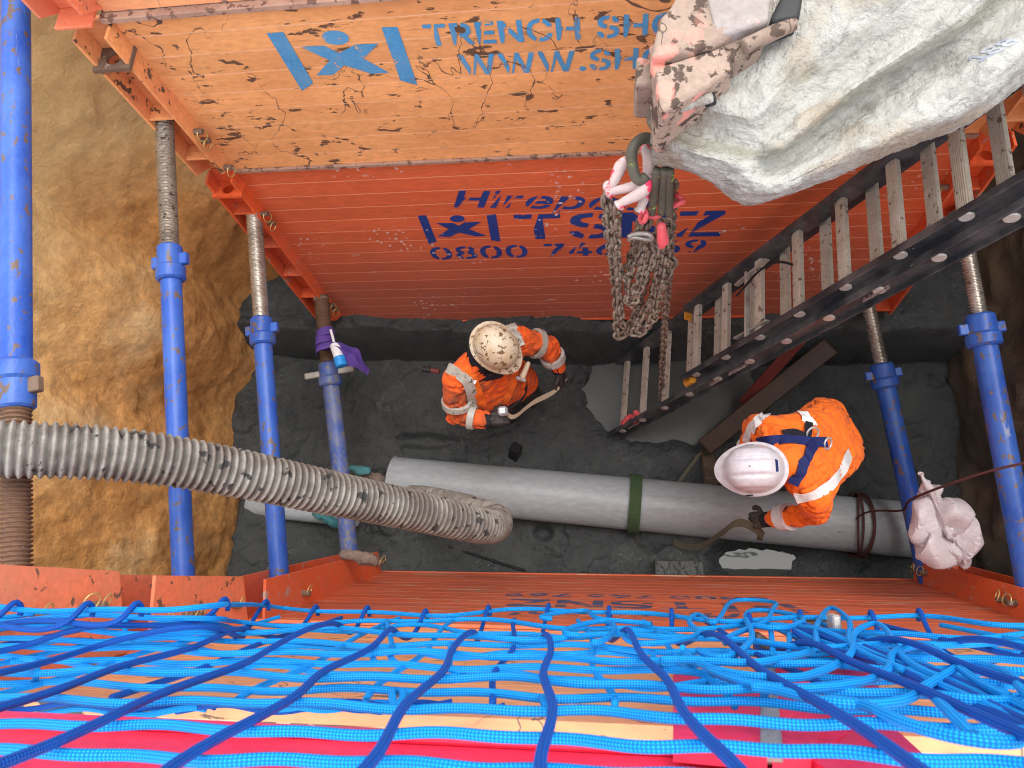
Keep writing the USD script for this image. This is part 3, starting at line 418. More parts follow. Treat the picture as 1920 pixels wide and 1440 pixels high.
def text_on(t, P, text, left, right_sub, top, mt, sub=None, shear=0.0, stencil=True, wide=None, rot180=None, name='lettering', n=0.0012):
    "stencilled words; left = (px, py) of the first letter's foot, right_sub = px of the right end of sub on the base line"
    (ua, va), (ub, vb), (_, vt) = P.uv(*left), P.uv(*right_sub), P.uv(*top)
    hgt = abs(vt - va); sub = sub or text; gap = 0.25
    def lay(s):
        out, x = [], 0.0
        for ch in s:
            if ch == ' ': x += 0.45; continue
            g = meshkit.text_mesh(ch, 1.0, 0.001, bold=True); v = np.array(g.vertices); w = np.ptp(v[:, 0]); v[:, 0] += x - v[:, 0].min(); x += w + gap * 0.55; out.append((ch, v, np.array(g.faces), w))
        return out, x - gap * 0.55
    glyphs, _ = lay(text); _, wsub = lay(sub); sx = (ub - ua) / wsub
    for ch, v, f, w in glyphs:
        if stencil and ch not in '.':
            x0 = v[:, 0].min() + w * (0.5 if ch in '0O869SC3' else 0.34); g = 0.055
            m = m3.Manifold(m3.Mesh(vert_properties=v.astype(np.float32), tri_verts=f.astype(np.uint32)))
            if m.status() == m3.Error.NoError and not m.is_empty():
                sl = m3.Manifold.cube((g * 2 * w ** 0, 3, 1), True).rotate((0, 0, -12)).translate((float(x0), 0.5, 0))
                r = m - sl
                if not r.is_empty(): v, f = arr(r)
        uu = ua + (v[:, 0] + shear * v[:, 1]) * sx; vv = va + (vb - va) * (v[:, 0] / max(wsub, 1e-6)) + v[:, 1] * hgt; nn = n + v[:, 2]
        part(t, name, (P.p(uu, vv, nn), f), mt)
def poly_on(t, P, pts, mt, n=0.0012, name='emblem'):
    from shapely.geometry import Polygon
    q = np.array([P.uv(*p) for p in pts]); g = trimesh.creation.extrude_polygon(Polygon(q).buffer(0), 0.001); v = np.array(g.vertices)
    part(t, name, (P.p(v[:, 0], v[:, 1], n + v[:, 2]), np.array(g.faces)), mt)
def c2(pts): return [(x / 2.4 + 450, y / 2.4) for x, y in pts]
def ell(cx, cy, rx, ry, sl=0.0): return [(cx + rx * math.cos(a) + sl * ry * math.sin(a), cy + ry * math.sin(a)) for a in np.linspace(0, 2 * math.pi, 24, endpoint=False)]

g = 'steel shield panels lining the trench'
# far lower
U0, U1 = 0.075, 3.425
t = thing('trench_shield_panel', 'bright red-orange shield panel of the far wall with dark blue company lettering', 'trench shield', FL.p(1.7, 0))
boards(t, FL, U0, U1, 0.0, 15, M['red'])
part(t, 'bottom_rim', pbox(FL, U0, U1, -0.022, -0.001, -0.035, 0.006), M['redpost'])
post(t, FL, U0, 0.10, 1.60, M['redpost'], 1, plates=(0.46, 0.72, 0.15, 1.02, 1.33), hole=1.50, pins=((1.30, 0.045, 0.4), (1.22, 0.045, 1.1), (0.33, 0.05, 0.5), (0.27, 0.05, 1.4)))
post(t, FL, U1, 0.05, 1.60, M['redpost'], -1, plates=(0.42, 0.62, 0.15, 1.05, 1.30), hole=1.50, pins=((1.30, 0.045, 0.4), (0.33, 0.05, 0.5)))
text_on(t, FL, 'Hirepool', (851, 387), (1090, 391), (1000, 352), M['textdark'], 'Hirep', shear=0.28, stencil=True)
text_on(t, FL, 'TSNZ', (972, 447), (1350, 441), (980, 403), M['textdark'], 'TSNZ')
text_on(t, FL, '0800 746 769', (812, 486), (1322, 472), (815, 464), M['textdark'])
for pl in ([(800, 970), (838, 968), (885, 1085), (850, 1097)], [(1110, 968), (1152, 963), (1172, 1085), (1130, 1080)], ell(978, 983, 33, 15), [(885, 1003), (960, 1003), (985, 1015), (1010, 1000), (1085, 997), (1030, 1030), (1108, 1060), (1060, 1062), (985, 1045), (945, 1065), (890, 1062), (940, 1030)]):
    poly_on(t, FL, c2(pl), M['textdark'])
# far middle
nmid = max(6, round(MIDH / PH)); mp = MIDH / nmid
t = thing('trench_shield_panel', 'scratched faded orange shield panel of the far wall with pale blue lettering', 'trench shield', FM.p(1.7, 0))
boards(t, FM, U0, U1, 0.0, nmid, M['faded'], pitch=mp)
part(t, 'bottom_rim', pbox(FM, U0, U1, -0.001, 0.022, 0.001, 0.016), M['rim'])
part(t, 'top_rim', pbox(FM, U0 - 0.02, U1, MIDH - 0.012, MIDH + 0.012, -0.03, 0.03), M['rim'])
post(t, FM, U0, 0.03, MIDH - 0.02, M['fadedpost'], 1, d=0.085, plates=(0.475, 0.20), pins=((0.36, 0.05, 0.3), (0.30, 0.05, 1.2), (0.10, 0.05, 0.6)), hole=MIDH - 0.16, holemat=M['rust'])
post(t, FM, U1, 0.03, MIDH - 0.02, M['fadedpost'], -1, d=0.085, plates=(0.40, 0.18), pins=((0.36, 0.05, 0.3),), hole=MIDH - 0.16, holemat=M['rust'])
text_on(t, FM, 'TRENCH SHORING', (803, 85), (1214, 66), (805, 46), M['textlight'], 'TRENCH SH')
text_on(t, FM, 'WWW.SHORING', (868, 139), (1196, 127), (870, 103), M['textlight'], 'WWW.SH')
for pl in ([(120, 148), (195, 143), (330, 372), (280, 408)], [(637, 122), (708, 120), (798, 380), (722, 360)], ell(430, 168, 60, 32, 0.25), [(270, 208), (380, 205), (445, 238), (520, 200), (622, 195), (555, 262), (670, 325), (590, 330), (470, 292), (420, 335), (345, 337), (405, 270)]):
    poly_on(t, FM, c2(pl), M['textlight'])
# far top
t = thing('trench_shield_panel', 'topmost salmon orange shield panel above the brown rim of the far wall', 'trench shield', FT.p(1.7, 0))
boards(t, FT, U0, U1, 0.014, 4, M['nearfaded'])
post(t, FT, U0, 0.03, 0.55, M['salmonpost'], 1, d=0.10, w=0.16, plates=(0.035,))
post(t, FT, U1, 0.03, 0.55, M['salmonpost'], -1, d=0.10, w=0.16, plates=(0.035,))
# near lower
t = thing('trench_shield_panel', 'worn red shield panel of the near wall seen edge-on below the net', 'trench shield', NL.p(1.6, 0))
boards(t, NL, -0.06, NLEN - 0.036, 0.0, 15, M['nearred'])
part(t, 'bottom_rim', pbox(NL, -0.06, NLEN, -0.022, -0.001, -0.035, 0.006), M['nearred'])
post(t, NL, -0.06, 0.02, 1.57, M['redpost'], 1, d=0.13, plates=(0.30, 1.05), pins=((0.22, 0.07, 0.3), (0.12, 0.07, 0.8), (1.10, 0.06, 0.5), (1.02, 0.06, 0.9)))
post(t, NL, NLEN - 0.035, 0.02, 1.57, M['redpost'], -1, d=0.135, w=0.16, d2=0.175, plates=(0.30, 1.05), pins=((0.15, 0.07, 0.3), (0.08, 0.07, 0.8), (1.20, 0.06, 0.6)))
def near_text(text, xleft, z, hgt, width, shear=0.0):
    u0 = (n1[0] - xleft); v0 = (z - 0.45)
    gl = meshkit.text_mesh(text, 1.0, 0.001, bold=True); v = np.array(gl.vertices); s = width / np.ptp(v[:, 0])
    comp = trimesh.Trimesh(v, gl.faces).split(only_watertight=False)
    for cpt in comp:
        w = np.array(cpt.vertices); part(t, 'lettering', (NL.p(u0 + (w[:, 0] - v[:, 0].min() + shear * w[:, 1]) * s, v0 + w[:, 1] * hgt, 0.0012 + w[:, 2]), np.array(cpt.faces)), M['textworn'])
near_text('Hirepool', 0.55, 1.62, 0.13, 0.98, 0.3); near_text('TSNZ', 0.42, 1.36, 0.17, 0.92); near_text('0800 746 769', 0.75, 1.17, 0.09, 1.3)
for pl in ([(0, 0.2), (0.05, 0.2), (0.09, 0), (0.04, 0)], [(0.3, 0.2), (0.35, 0.2), (0.35, 0), (0.3, 0)], [(0.1, 0.14), (0.17, 0.12), (0.25, 0.14), (0.2, 0.08), (0.26, 0.02), (0.18, 0.05), (0.11, 0.02), (0.15, 0.08)]):
    from shapely.geometry import Polygon
    gq = trimesh.creation.extrude_polygon(Polygon(pl), 0.001); w = np.array(gq.vertices); part(t, 'emblem', (NL.p(n1[0] - 0.86 + w[:, 0], 0.90 + w[:, 1], 0.0012 + w[:, 2]), np.array(gq.faces)), M['textworn'])
# near middle, near top
t = thing('trench_shield_panel', 'faded light orange shield panel of the near wall behind the blue net', 'trench shield', NM.p(1.6, 0))
boards(t, NM, -0.35, NLEN + 0.018, 0.004, nmid, M['nearfaded'], pitch=mp)
part(t, 'bottom_rim', pbox(NM, -0.35, NLEN + 0.018, -0.004, 0.018, 0.002, 0.016), M['salmonpost'])
post(t, NM, NLEN + 0.02, 0.02, MIDH - 0.27, M['salmonpost'], -1, d=0.195, w=0.17, d2=0.245, plates=(0.30,), pins=((0.16, 0.09, 0.3), (0.44, 0.09, 0.2), (0.50, 0.09, 0.9), (0.62, 0.09, 1.5)))
t = thing('trench_shield_panel', 'topmost light orange shield panel of the near wall below the red barrier', 'trench shield', NT.p(1.6, 0))
boards(t, NT, -0.75, NLEN + 0.55, 0.004, 3, M['nearfaded'])
post(t, NT, NLEN + 0.09, -0.25, 0.32, M['salmonpost'], -1, d=0.265, w=0.18, d2=0.32, plates=(0.2,), pins=((-0.08, 0.17, 0.4), (-0.02, 0.17, 1.0), (0.16, 0.17, 0.4)))

# ------------------------------------------------------------------ struts
def strut(label, a, c0, c1, b, r, rs, mt, ms, flip=False, tbar=False, caps=True):
    "a far end, b near end, c0..c1 collar; screw between a and collar unless flip"
    a, c0, c1, b = map(np.asarray, (a, c0, c1, b)); t = thing('trench_strut', label, 'strut', (a + b) / 2 - [0, 0, r], 'blue screw struts between the shields')
    (s0, s1), (t0, t1) = ((c1, b), (a, c0)) if flip else ((a, c0), (c1, b))
    L = np.linalg.norm(s1 - s0); n = max(12, int(L / 0.014 * 6)); p = s0 + (s1 - s0) * np.linspace(-0.02 / L, 1 + 0.03 / L, n)[:, None]
    ph = np.linspace(0, (L + 0.05) / 0.014 * 2 * np.pi, n)[:, None] + np.linspace(0, 2 * np.pi, 18, endpoint=False)[None]
    part(t, 'screw', tube(p, rs * (0.94 + 0.11 * np.clip(np.sin(ph) * 1.5, -1, 1)), 18), ms, smooth=True)
    part(t, 'tube', rod(t0, t1, r, 24, bevel=0.06), mt, smooth=40)
    d = unit(c1 - c0); e = np.linalg.norm(c1 - c0)
    col = part(t, 'collar', join([rod(c0, c0 + d * e * 0.72, r * 1.22, 24), rod(c0 + d * e * 0.66, c1 + d * 0.02, r * 1.42, 24)] if not flip else [rod(c1, c1 - d * e * 0.72, r * 1.22, 24), rod(c1 - d * e * 0.66, c0 - d * 0.02, r * 1.42, 24)]), mt, smooth=40)
    sd = unit(np.cross(d, [0, 0, 1])); mid = (c0 + c1) / 2
    if tbar: part(t, 'handle', beam(mid - sd * 0.16, mid + sd * 0.16, 0.04, 0.022), M['steel'])
    else:
        for k in (-1, 1): part(t, 'lug', beam(mid + sd * k * r * 0.9, mid + sd * k * (r * 1.9), 0.05, 0.03), mt if not flip else M['rust'])
    for q, dd in ((a, -d), (b, d)): part(t, 'end_plate', rod(q - dd * 0.012, q + dd * 0.012, r * 0.98, 16), M['rust'])
    return t
def strut_px(label, fa, nb, y0, y1, ext, r, rs, mt, ms, **k):
    "far and near end as (px, py, depth); the collar lies between the picture rows y0 and y1"
    a, b = Q(*fa), Q(*nb)
    def at(y):
        lo_, hi_ = 0.0, 1.0
        for _ in range(40):
            m_ = (lo_ + hi_) / 2
            if proj(a + (b - a) * m_)[1] < y: lo_ = m_
            else: hi_ = m_
        return a + (b - a) * lo_
    strut(label, a, at(y0), at(y1), b + unit(b - a) * ext, r, rs, mt, ms, **k)
strut_px('thick bright blue strut along the left edge of the photo crossing under the hose', (30, -120, 2.0), (30, 1085, 1.96), 690, 768, 0.20, 0.0455, 0.042, M['blue'], M['rustscrew'], flip=True)
strut_px('blue strut in front of the ochre clay with a long greasy screw', (308, 222, 2.58), (344, 1082, 2.63), 462, 518, 0.18, 0.0415, 0.037, M['blue'], M['screw'])
strut_px('blue strut with two flat collar lugs before the dark mud at left', (476, 402, 3.27), (524, 1078, 3.33), 596, 640, 0.15, 0.045, 0.039, M['blue'], M['shinyscrew'])
strut_px('lowest left strut with muddy pale blue tube and grey cross handle', (602, 560, 4.12), (656, 1040, 4.24), 680, 718, 0.14, 0.051, 0.046, M['mudblue'], M['rustscrew'], tbar=True)
strut_px('blue strut at the far right edge of the photo with a shiny screw', (1800, 400, 3.45), (1935, 1120, 3.52), 590, 642, 0.10, 0.053, 0.034, M['blue'], M['shinyscrew'])
strut_px('blue strut at right beside the pale pink sack', (1622, 545, 4.25), (1738, 1078, 4.42), 682, 722, 0.08, 0.053, 0.038, M['blue'], M['shinyscrew'])

# ------------------------------------------------------------------ pipe, slings, hose
pa, pb = Q(737, 903, 4.80), Q(1780, 1000, 4.80); PR = 0.186; pd = unit(pb - pa)
t = thing('sewer_pipe', 'large grey plastic pipe lying across the mud with an open left end', 'pipe', pa - [0, 0, PR])
n = 60; pp = pa + (pb - pa) * np.linspace(0, 1, n)[:, None]
part(t, 'pipe_wall', tube(np.vstack([pp[::-1] , pp[:1], pp[0:1] + pd * 1e-4, pp]), np.r_[np.full(n, PR - 0.016), PR - 0.008, PR - 0.008, np.full(n, PR)], 48, caps=False), M['pipe'], smooth=50)
t = thing('drain_pipe', 'short pale pipe stub in the mud under the left struts', 'pipe', Q(560, 955, 4.85))
sa, sb = Q(470, 945, 4.85), Q(668, 965, 4.85); part(t, 'pipe_wall', tube(np.linspace(sa, sb, 8), 0.085, 28), M['paleblue'], smooth=50)
part(t, 'end_ring', rod(sb - unit(sb - sa) * 0.08, sb + unit(sb - sa) * 0.01, 0.094, 28), M['paleblue'], smooth=40)
def band(c, ax, R, w, th, mt, name, label, cat, a0=0, a1=2 * np.pi, tilt=0.0):
    Fm = frame_along(np.zeros(3), ax); tt = np.linspace(a0, a1, 40); d = np.cos(tt)[:, None] * Fm[0] + np.sin(tt)[:, None] * Fm[1]
    off = np.outer(np.sin(tt) * tilt, ax); return solo(name, sheet(c + d * R - ax * w / 2 + off, c + d * R + ax * w / 2 + off, d * th), mt, label, cat)
sc = pa + pd * ((Q(1190, 938, 4.8) - pa) @ pd)
band(sc, pd, PR + 0.003, 0.075, 0.006, M['green'], 'lifting_sling', 'dark green webbing sling wrapped round the middle of the grey pipe', 'sling')
hp = [Q(-170, 838, 1.70), Q(0, 842, 1.82), Q(200, 850, 2.0), Q(400, 878, 2.24), Q(600, 920, 2.55), Q(780, 958, 2.92), Q(872, 979, 3.14), Q(918, 987, 3.34), Q(930, 976, 3.62), Q(895, 958, 3.95), Q(830, 940, 4.25), Q(770, 930, 4.62)]
path = smoothpath(hp, 1400); Ls = np.linalg.norm(np.diff(path, axis=0), axis=1).sum()
dd = np.linspace(0, Ls, 1400)[:, None]; sg = 36
rr = np.interp(dd, [0, Ls * 0.5, Ls], [0.079, 0.077, 0.064]) + 0.0065 * np.cos(2 * np.pi * dd / 0.0255) * np.ones((1, sg)); rr = np.c_[rr, rr[:, :1]]
hm, huv = tube(path, rr, sg, caps=False, uvs=True)
t = thing('suction_hose', 'thick ribbed grey suction hose sagging across the trench from the left', 'hose', path[1250])
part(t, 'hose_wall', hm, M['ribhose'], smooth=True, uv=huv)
part(t, 'hose_mouth', tube(path[-40:], 0.056, 30), M['black'], smooth=True)

# ------------------------------------------------------------------ ladder
La, Lb = Q(1197, 778, 4.70), Q(1603, 548, 3.02); ld = unit(Lb - La)
_lo, _hi = 4.3, 5.2                       # the rungs stand square to the rails
for _ in range(40):
    _mh = (_lo + _hi) / 2
    if (Q(1204, 668, _mh) - La) @ ld > 0: _lo = _mh
    else: _hi = _mh
Wa = Q(1204, 668, _lo) - La; lw = Wa - ld * (Wa @ ld); LW = np.linalg.norm(lw); lw = unit(lw); ln = np.cross(ld, lw); ln = ln if ln[2] > 0 else -ln
foot = La - ld * 0.42
t = thing('extension_ladder', 'black railed extension ladder standing in the muddy water', 'ladder', foot)
LL = 4.0
def lp(s, w, n): return foot + ld * s + lw * w + ln * n
def rail(s0, s1, w, n, sgn, dep=0.085):
    web = beam(lp(s0, w, n), lp(s1, w, n), 0.010, dep, side=lw, c=0.002)
    R = np.stack([lw, ln, ld])
    def bx(w0, w1, n0, n1): v, f = cbox_local((w0, n0, s0), (w1, n1, s1), 0.003); return foot + v @ R, f
    return join([bx(w - 0.005, w + 0.005, n - dep / 2, n + dep / 2), bx(w, w + sgn * 0.03, n - dep / 2, n - dep / 2 + 0.008), bx(w, w + sgn * 0.03, n + dep / 2 - 0.008, n + dep / 2)])
FLY = 0.085; s_fly = 1.12
for (s0, s1, nn, tag_) in ((0.0, LL, 0.0, ''), (s_fly, LL + 0.6, FLY * 0.85, '')):
    ins_ = -0.042 if nn == 0 else 0.0
    for w, sg_ in ((ins_, -1), (LW - ins_, 1)):
        part(t, 'rail', rail(s0, s1, w, nn, sg_, 0.10 if nn == 0 else 0.085), M['rail'])
    s = s0 + (0.20 if nn == 0 else 0.10)
    while s < s1 - 0.05:
        a, b = lp(s, ins_ - 0.002, nn), lp(s, LW - ins_ + 0.002, nn)
        xs_ = np.linspace(-0.026, 0.026, 15); zz_ = 0.015 - 0.004 * (xs_ / 0.026) ** 4; zz_[1:-1:2] -= 0.0022
        prof = np.vstack([np.c_[xs_, zz_], np.c_[xs_[::-1], -zz_[::-1]]]); nn_ = len(prof)
        ring0, ring1 = [q + np.outer(prof[:, 0], ld) + np.outer(prof[:, 1], ln) for q in (a, b)]; ii = np.arange(nn_); jj = (ii + 1) % nn_
        k = part(t, 'rung', (np.vstack([ring0, ring1]), np.vstack([np.c_[ii, ii + nn_, jj + nn_], np.c_[ii, jj + nn_, jj]])), M['rung'])
        for e, dr in ((a, -1), (b, 1)):
            part(k, 'rung_plug', rod(e + lw * dr * 0.003, e + lw * dr * 0.013, 0.0255, 20), M['plug'], smooth=40)
        s += 0.28
part(t, 'guide_clip', beam(lp(s_fly - 0.035, -0.004, FLY * 0.6), lp(s_fly + 0.05, -0.004, FLY * 0.6), 0.045, 0.06, side=lw, c=0.01), M['yellow'])
part(t, 'guide_clip', beam(lp(s_fly - 0.012, LW, FLY * 0.85), lp(s_fly - 0.002, LW, FLY * 0.85), 0.05, 0.10, side=lw), M['yellow'])
for (s, l_, wd) in ((1.24, 0.085, 0.045), (1.42, 0.16, 0.042), (2.35, 0.14, 0.035), (0.28, 0.16, 0.03)):
    k = part(t, 'sticker', beam(lp(s, -0.0482, -0.002), lp(s + l_, -0.0482, -0.002), 0.002, wd, side=lw, c=0.0004), M['sticker'])
    for q in np.linspace(0.15, 0.85, 6): part(k, 'print', beam(lp(s + l_ * q, -0.0496, -0.002 - wd * 0.25 + 0.01 * (int(q * 10) % 2)), lp(s + l_ * (q + 0.07), -0.0496, -0.002 - wd * 0.25 + 0.01 * (int(q * 10) % 2)), 0.0012, wd * 0.4, side=lw, c=0.0002), M['stickink'])
ba, bb_ = lp(1.72, 0.005, FLY * 0.85 + 0.03), lp(1.72, LW - 0.005, FLY * 0.85 + 0.03)
part(t, 'rung_lock', join([beam(ba, ba + (bb_ - ba) * 0.9, 0.012, 0.03, side=ln), beam(lp(1.60, LW * 0.85, FLY), lp(1.86, LW * 0.9, FLY), 0.012, 0.03, side=ln), beam(lp(1.86, LW * 0.1, FLY), lp(1.60, LW * 0.12, FLY), 0.012, 0.03, side=ln)]), M['steel'])
k = [lp(1.66, LW * 0.62, 0.12), lp(1.78, LW * 0.64, 0.14), lp(1.95, LW * 0.66, 0.15), lp(2.08, LW * 0.52, 0.12)]
part(t, 'tie_cord', tube(smoothpath(k, 30), 0.006, 6), M['black'])

# ------------------------------------------------------------------ excavator hitch
rows = [  # left edge -> right; each row: lower underside, lower silhouette, lobe crest, valley, ridge, groove, upper crest, upper edge, underside
 [(1232, 318, 2.15), (1226, 322, 2.02), (1222, 300, 1.94), (1218, 262, 1.92), (1214, 230, 1.90), (1210, 190, 1.90), (1204, 150, 1.90), (1240, 40, 1.95), (1240, 40, 2.2)],
 [(1330, 345, 2.15), (1318, 345, 1.98), (1312, 322, 1.88), (1305, 290, 1.84), (1300, 255, 1.86), (1295, 215, 1.86), (1300, 170, 1.82), (1340, 60, 1.86), (1340, 60, 2.2)],
 [(1385, 390, 2.15), (1380, 388, 1.98), (1385, 352, 1.88), (1392, 310, 1.83), (1398, 278, 1.85), (1392, 240, 1.82), (1390, 190, 1.78), (1410, 40, 1.84), (1410, 40, 2.2)],
 [(1450, 380, 2.15), (1452, 386, 1.98), (1456, 355, 1.84), (1466, 305, 1.90), (1462, 272, 1.79), (1450, 235, 1.83), (1438, 160, 1.76), (1440, 10, 1.84), (1440, 10, 2.2)],
 [(1596, 326, 2.15), (1600, 328, 1.96), (1592, 292, 1.82), (1570, 232, 1.90), (1556, 200, 1.78), (1540, 168, 1.83), (1505, 80, 1.74), (1480, -60, 1.84), (1480, -60, 2.2)],
 [(1715, 280, 2.15), (1720, 281, 1.94), (1704, 240, 1.79), (1662, 172, 1.87), (1640, 140, 1.76), (1620, 110, 1.81), (1580, 20, 1.72), (1540, -120, 1.84), (1540, -120, 2.2)],
 [(1828, 232, 2.12), (1832, 233, 1.92), (1806, 188, 1.76), (1760, 115, 1.84), (1735, 80, 1.73), (1712, 50, 1.78), (1660, -50, 1.70), (1620, -180, 1.84), (1620, -180, 2.2)],
 [(1930, 150, 2.12), (1940, 148, 1.90), (1900, 110, 1.74), (1850, 50, 1.80), (1825, 15, 1.70), (1800, -20, 1.76), (1740, -120, 1.70), (1700, -260, 1.84), (1700, -260, 2.2)],
 [(2120, 20, 2.12), (2130, 18, 1.88), (2080, -20, 1.72), (2010, -90, 1.78), (1980, -130, 1.68), (1950, -170, 1.74), (1880, -260, 1.70), (1840, -400, 1.84), (1840, -400, 2.2)]]
rows = [[(x, y - (14, 14, 9, 4, 0, 0, 0, 0, 0)[k], h) for k, (x, y, h) in enumerate(r)] for r in rows]
G = np.array([[Q(*p) for p in r] for r in rows]); su, sv = np.linspace(0, 1, len(rows)), np.linspace(0, 1, 9)
tu, tv = np.linspace(0, 1, 200), np.linspace(0, 1, 130)
V = np.stack([RectBivariateSpline(su, sv, G[..., c], kx=2, ky=2)(tu, tv) for c in range(3)], -1)
nr = np.cross(np.gradient(V, axis=0), np.gradient(V, axis=1)); nr /= np.linalg.norm(nr, axis=2, keepdims=True); nr *= np.sign(nr[100, 60, 2])
V = V + nr * (0.016 * (fbm(V * 5, 3, 61) - 0.5) + 0.016 * (fbm(V * 14, 4, 62) - 0.5) + 0.014 * (fbm(V * 40, 3, 63) - 0.5) + 0.020 * (fbm(np.stack([np.broadcast_to(tu[:, None] * 9, V.shape[:2]), np.broadcast_to(tv[None] * 30, V.shape[:2]), V[..., 0] * 0], -1), 3, 64) - 0.5))[..., None]
v, f = grid(V); c0 = V[0].mean(0); c1_ = V[-1].mean(0); nv = len(v); v = np.vstack([v, c0, c1_]); nc = 130; f = np.vstack([f, [(nv, i + 1, i) for i in range(nc - 1)], [(nv + 1, nv - nc + i, nv - nc + i + 1) for i in range(nc - 1)], [(nv, 0, nc - 1), (nv + 1, nv - 1, nv - nc)]])
lo = np.array([[i * nc, (i + 1) * nc, (i + 1) * nc + nc - 1] for i in range(199)] + [[i * nc, (i + 1) * nc + nc - 1, i * nc + nc - 1] for i in range(199)]); f = np.vstack([f, lo])
t = thing('excavator_hitch', 'pale cement-splashed excavator hitch casting hanging in at the top right', 'excavator hitch', Q(1500, 200, 2.2))
CAST = (v, f); cuv = np.stack([np.repeat(tu, 130), np.tile(tv, 200)], -1); part(t, 'casting', CAST, M['cast'], smooth=True, uv=np.vstack([cuv, [[0, 0.1], [1, 0.1]]]))
def slab(pts, h0, h1, mt, name, lump=0.008, seed=1, res=0.02):
    a = np.array([Q(x, y, h0 + (z_ if len(p) > 2 else 0)) for p in pts for x, y, z_ in [(*p, 0)[:3]]]); b = a - [0, 0, h1 - h0]
    ctr = a.mean(0); hull = m3.Manifold.batch_hull([sph(q + (ctr - q) * 0.04, 0.012, 12) for q in np.vstack([a, b])]).refine_to_length(res)
    v, f = arr(hull); tm = trimesh.Trimesh(v, f); vv = tm.vertices + tm.vertex_normals * ((fbm(tm.vertices * 12, 4, seed) - 0.5) * 3.2 * lump)[:, None]
    return part(t, name, (vv, np.array(tm.faces)), mt, smooth=40)
slab([(1245, 40), (1300, -40), (1450, -60), (1420, 40), (1300, 95), (1225, 110)], 1.70, 1.95, M['castrust'], 'side_plate', 0.012, 71)
slab([(1225, 92), (1400, 55), (1425, 90), (1300, 140), (1232, 150)], 1.73, 1.92, M['castrust'], 'side_plate', 0.010, 72)
slab([(1232, 140), (1355, 95), (1372, 132), (1242, 208)], 1.71, 1.90, M['castrust'], 'lug_plate', 0.008, 73)
slab([(1200, 115), (1228, 120), (1226, 160), (1198, 158)], 1.80, 1.95, M['castrust'], 'lug_plate', 0.006, 74)
slab([(1330, 0), (1440, -30), (1432, 40), (1345, 70)], 1.69, 1.8, M['castgrey'], 'bracket', 0.008, 75)
slab([(1452, 40), (1482, -20), (1500, -24), (1490, 34)], 1.69, 1.80, M['black'], 'slot', 0.002, 76)
part(t, 'locking_pin', rod(Q(1240, 212, 1.74), Q(1335, 182, 1.74), 0.014, 16), M['cast'], smooth=40)
part(t, 'locking_pin', rod(Q(1395, 88, 1.70), Q(1490, 42, 1.70), 0.020, 16), M['castrust'], smooth=40)
part(t, 'pin_bore', rod(Q(1322, 190, 1.76), Q(1340, 184, 1.76), 0.018, 16), M['black'], smooth=40)
mk = Q(1830, 118, 1.745); mx = unit(Q(1880, 88, 1.74) - mk); hit = cast(CAST, 1858, 96)
if hit is not None:
    o_, nn = hit; mx = unit(mx - nn * (mx @ nn)); my = np.cross(nn, mx)
    for i, ch in enumerate('188'):
        gt = meshkit.text_mesh(ch, 0.05, 0.012, bold=True); w = np.array(gt.vertices); w = w - [w[:, 0].mean(), 0.0275, 0]
        base = o_ + np.outer(w[:, 0] + (i - 1) * 0.04, mx) + np.outer(w[:, 1], my); near_ = CAST[0][CAST[1]].mean(1); sel = CAST[1][np.linalg.norm(near_ - o_, axis=1) < 0.25]; lay_ = []
        for p_ in base:                       # stencilled on: the digits follow the casting
            c_ = cast((CAST[0], sel), *proj(p_)); lay_.append(c_[0] if c_ else p_)
        part(t, 'marking', (np.array(lay_) + np.outer(0.001 + w[:, 2] * 0.15, nn), np.array(gt.faces)), M['blueink'])

# ------------------------------------------------------------------ lifting chains
def link_mesh(L=0.037, R=0.0095, r=0.0052):
    s = L / 2 - R; tt = np.linspace(-np.pi / 2, np.pi / 2, 6)
    p = np.vstack([np.c_[s + R * np.cos(tt), R * np.sin(tt)], np.c_[-s - R * np.cos(tt), -R * np.sin(tt)]]); p = np.vstack([p, p[:1]]); p = np.c_[p, p[:, 0] * 0]
    return tube(p, r, 6, caps=False)
LINK = link_mesh()
cthing = thing('chain_sling', 'muddy lifting chains with pink marked hooks hanging from the excavator hitch', 'lifting chain', Q(1160, 640, 3.1))
def chain(pts, scale=1.0, spin=0.0):
    p = smoothpath(pts, 400); d = np.r_[0, np.cumsum(np.linalg.norm(np.diff(p, axis=0), axis=1))]; step = 0.0275 * scale; n = int(d[-1] / step)
    c = np.stack([np.interp(np.arange(n) * step, d, p[:, k]) for k in range(3)], 1); T, N, B = frames(c)
    for i in range(n):
        a = spin + (np.pi / 2) * (i % 2) + rng.normal(0, 0.2); s, w = math.sin(a), math.cos(a)
        X, Yv = T[i], N[i] * w + B[i] * s; Zv = np.cross(X, Yv); v, f = LINK
        part(cthing, 'chain_link', (c[i] + (v * scale) @ np.stack([X, Yv, Zv]), f), M['chain'], smooth=True)
chain([Q(1262, 345, 2.15), Q(1258, 430, 2.5), Q(1250, 560, 3.2), Q(1243, 660, 3.9), Q(1238, 752, 4.60)], 1.45)
chain([Q(1140, 372, 2.22), Q(1146, 440, 2.34), Q(1152, 520, 2.6), Q(1156, 590, 2.82), Q(1164, 632, 2.96), Q(1180, 610, 2.90), Q(1205, 545, 2.68), Q(1224, 470, 2.48), Q(1236, 410, 2.36)], 1.3)
chain([Q(1158, 392, 2.2), Q(1158, 470, 2.4), Q(1162, 560, 2.7), Q(1170, 628, 2.92)], 1.2, 0.5)
chain([Q(1208, 420, 2.3), Q(1190, 480, 2.45), Q(1178, 545, 2.62), Q(1180, 572, 2.70), Q(1195, 550, 2.62), Q(1214, 490, 2.46), Q(1228, 440, 2.36)], 1.2)
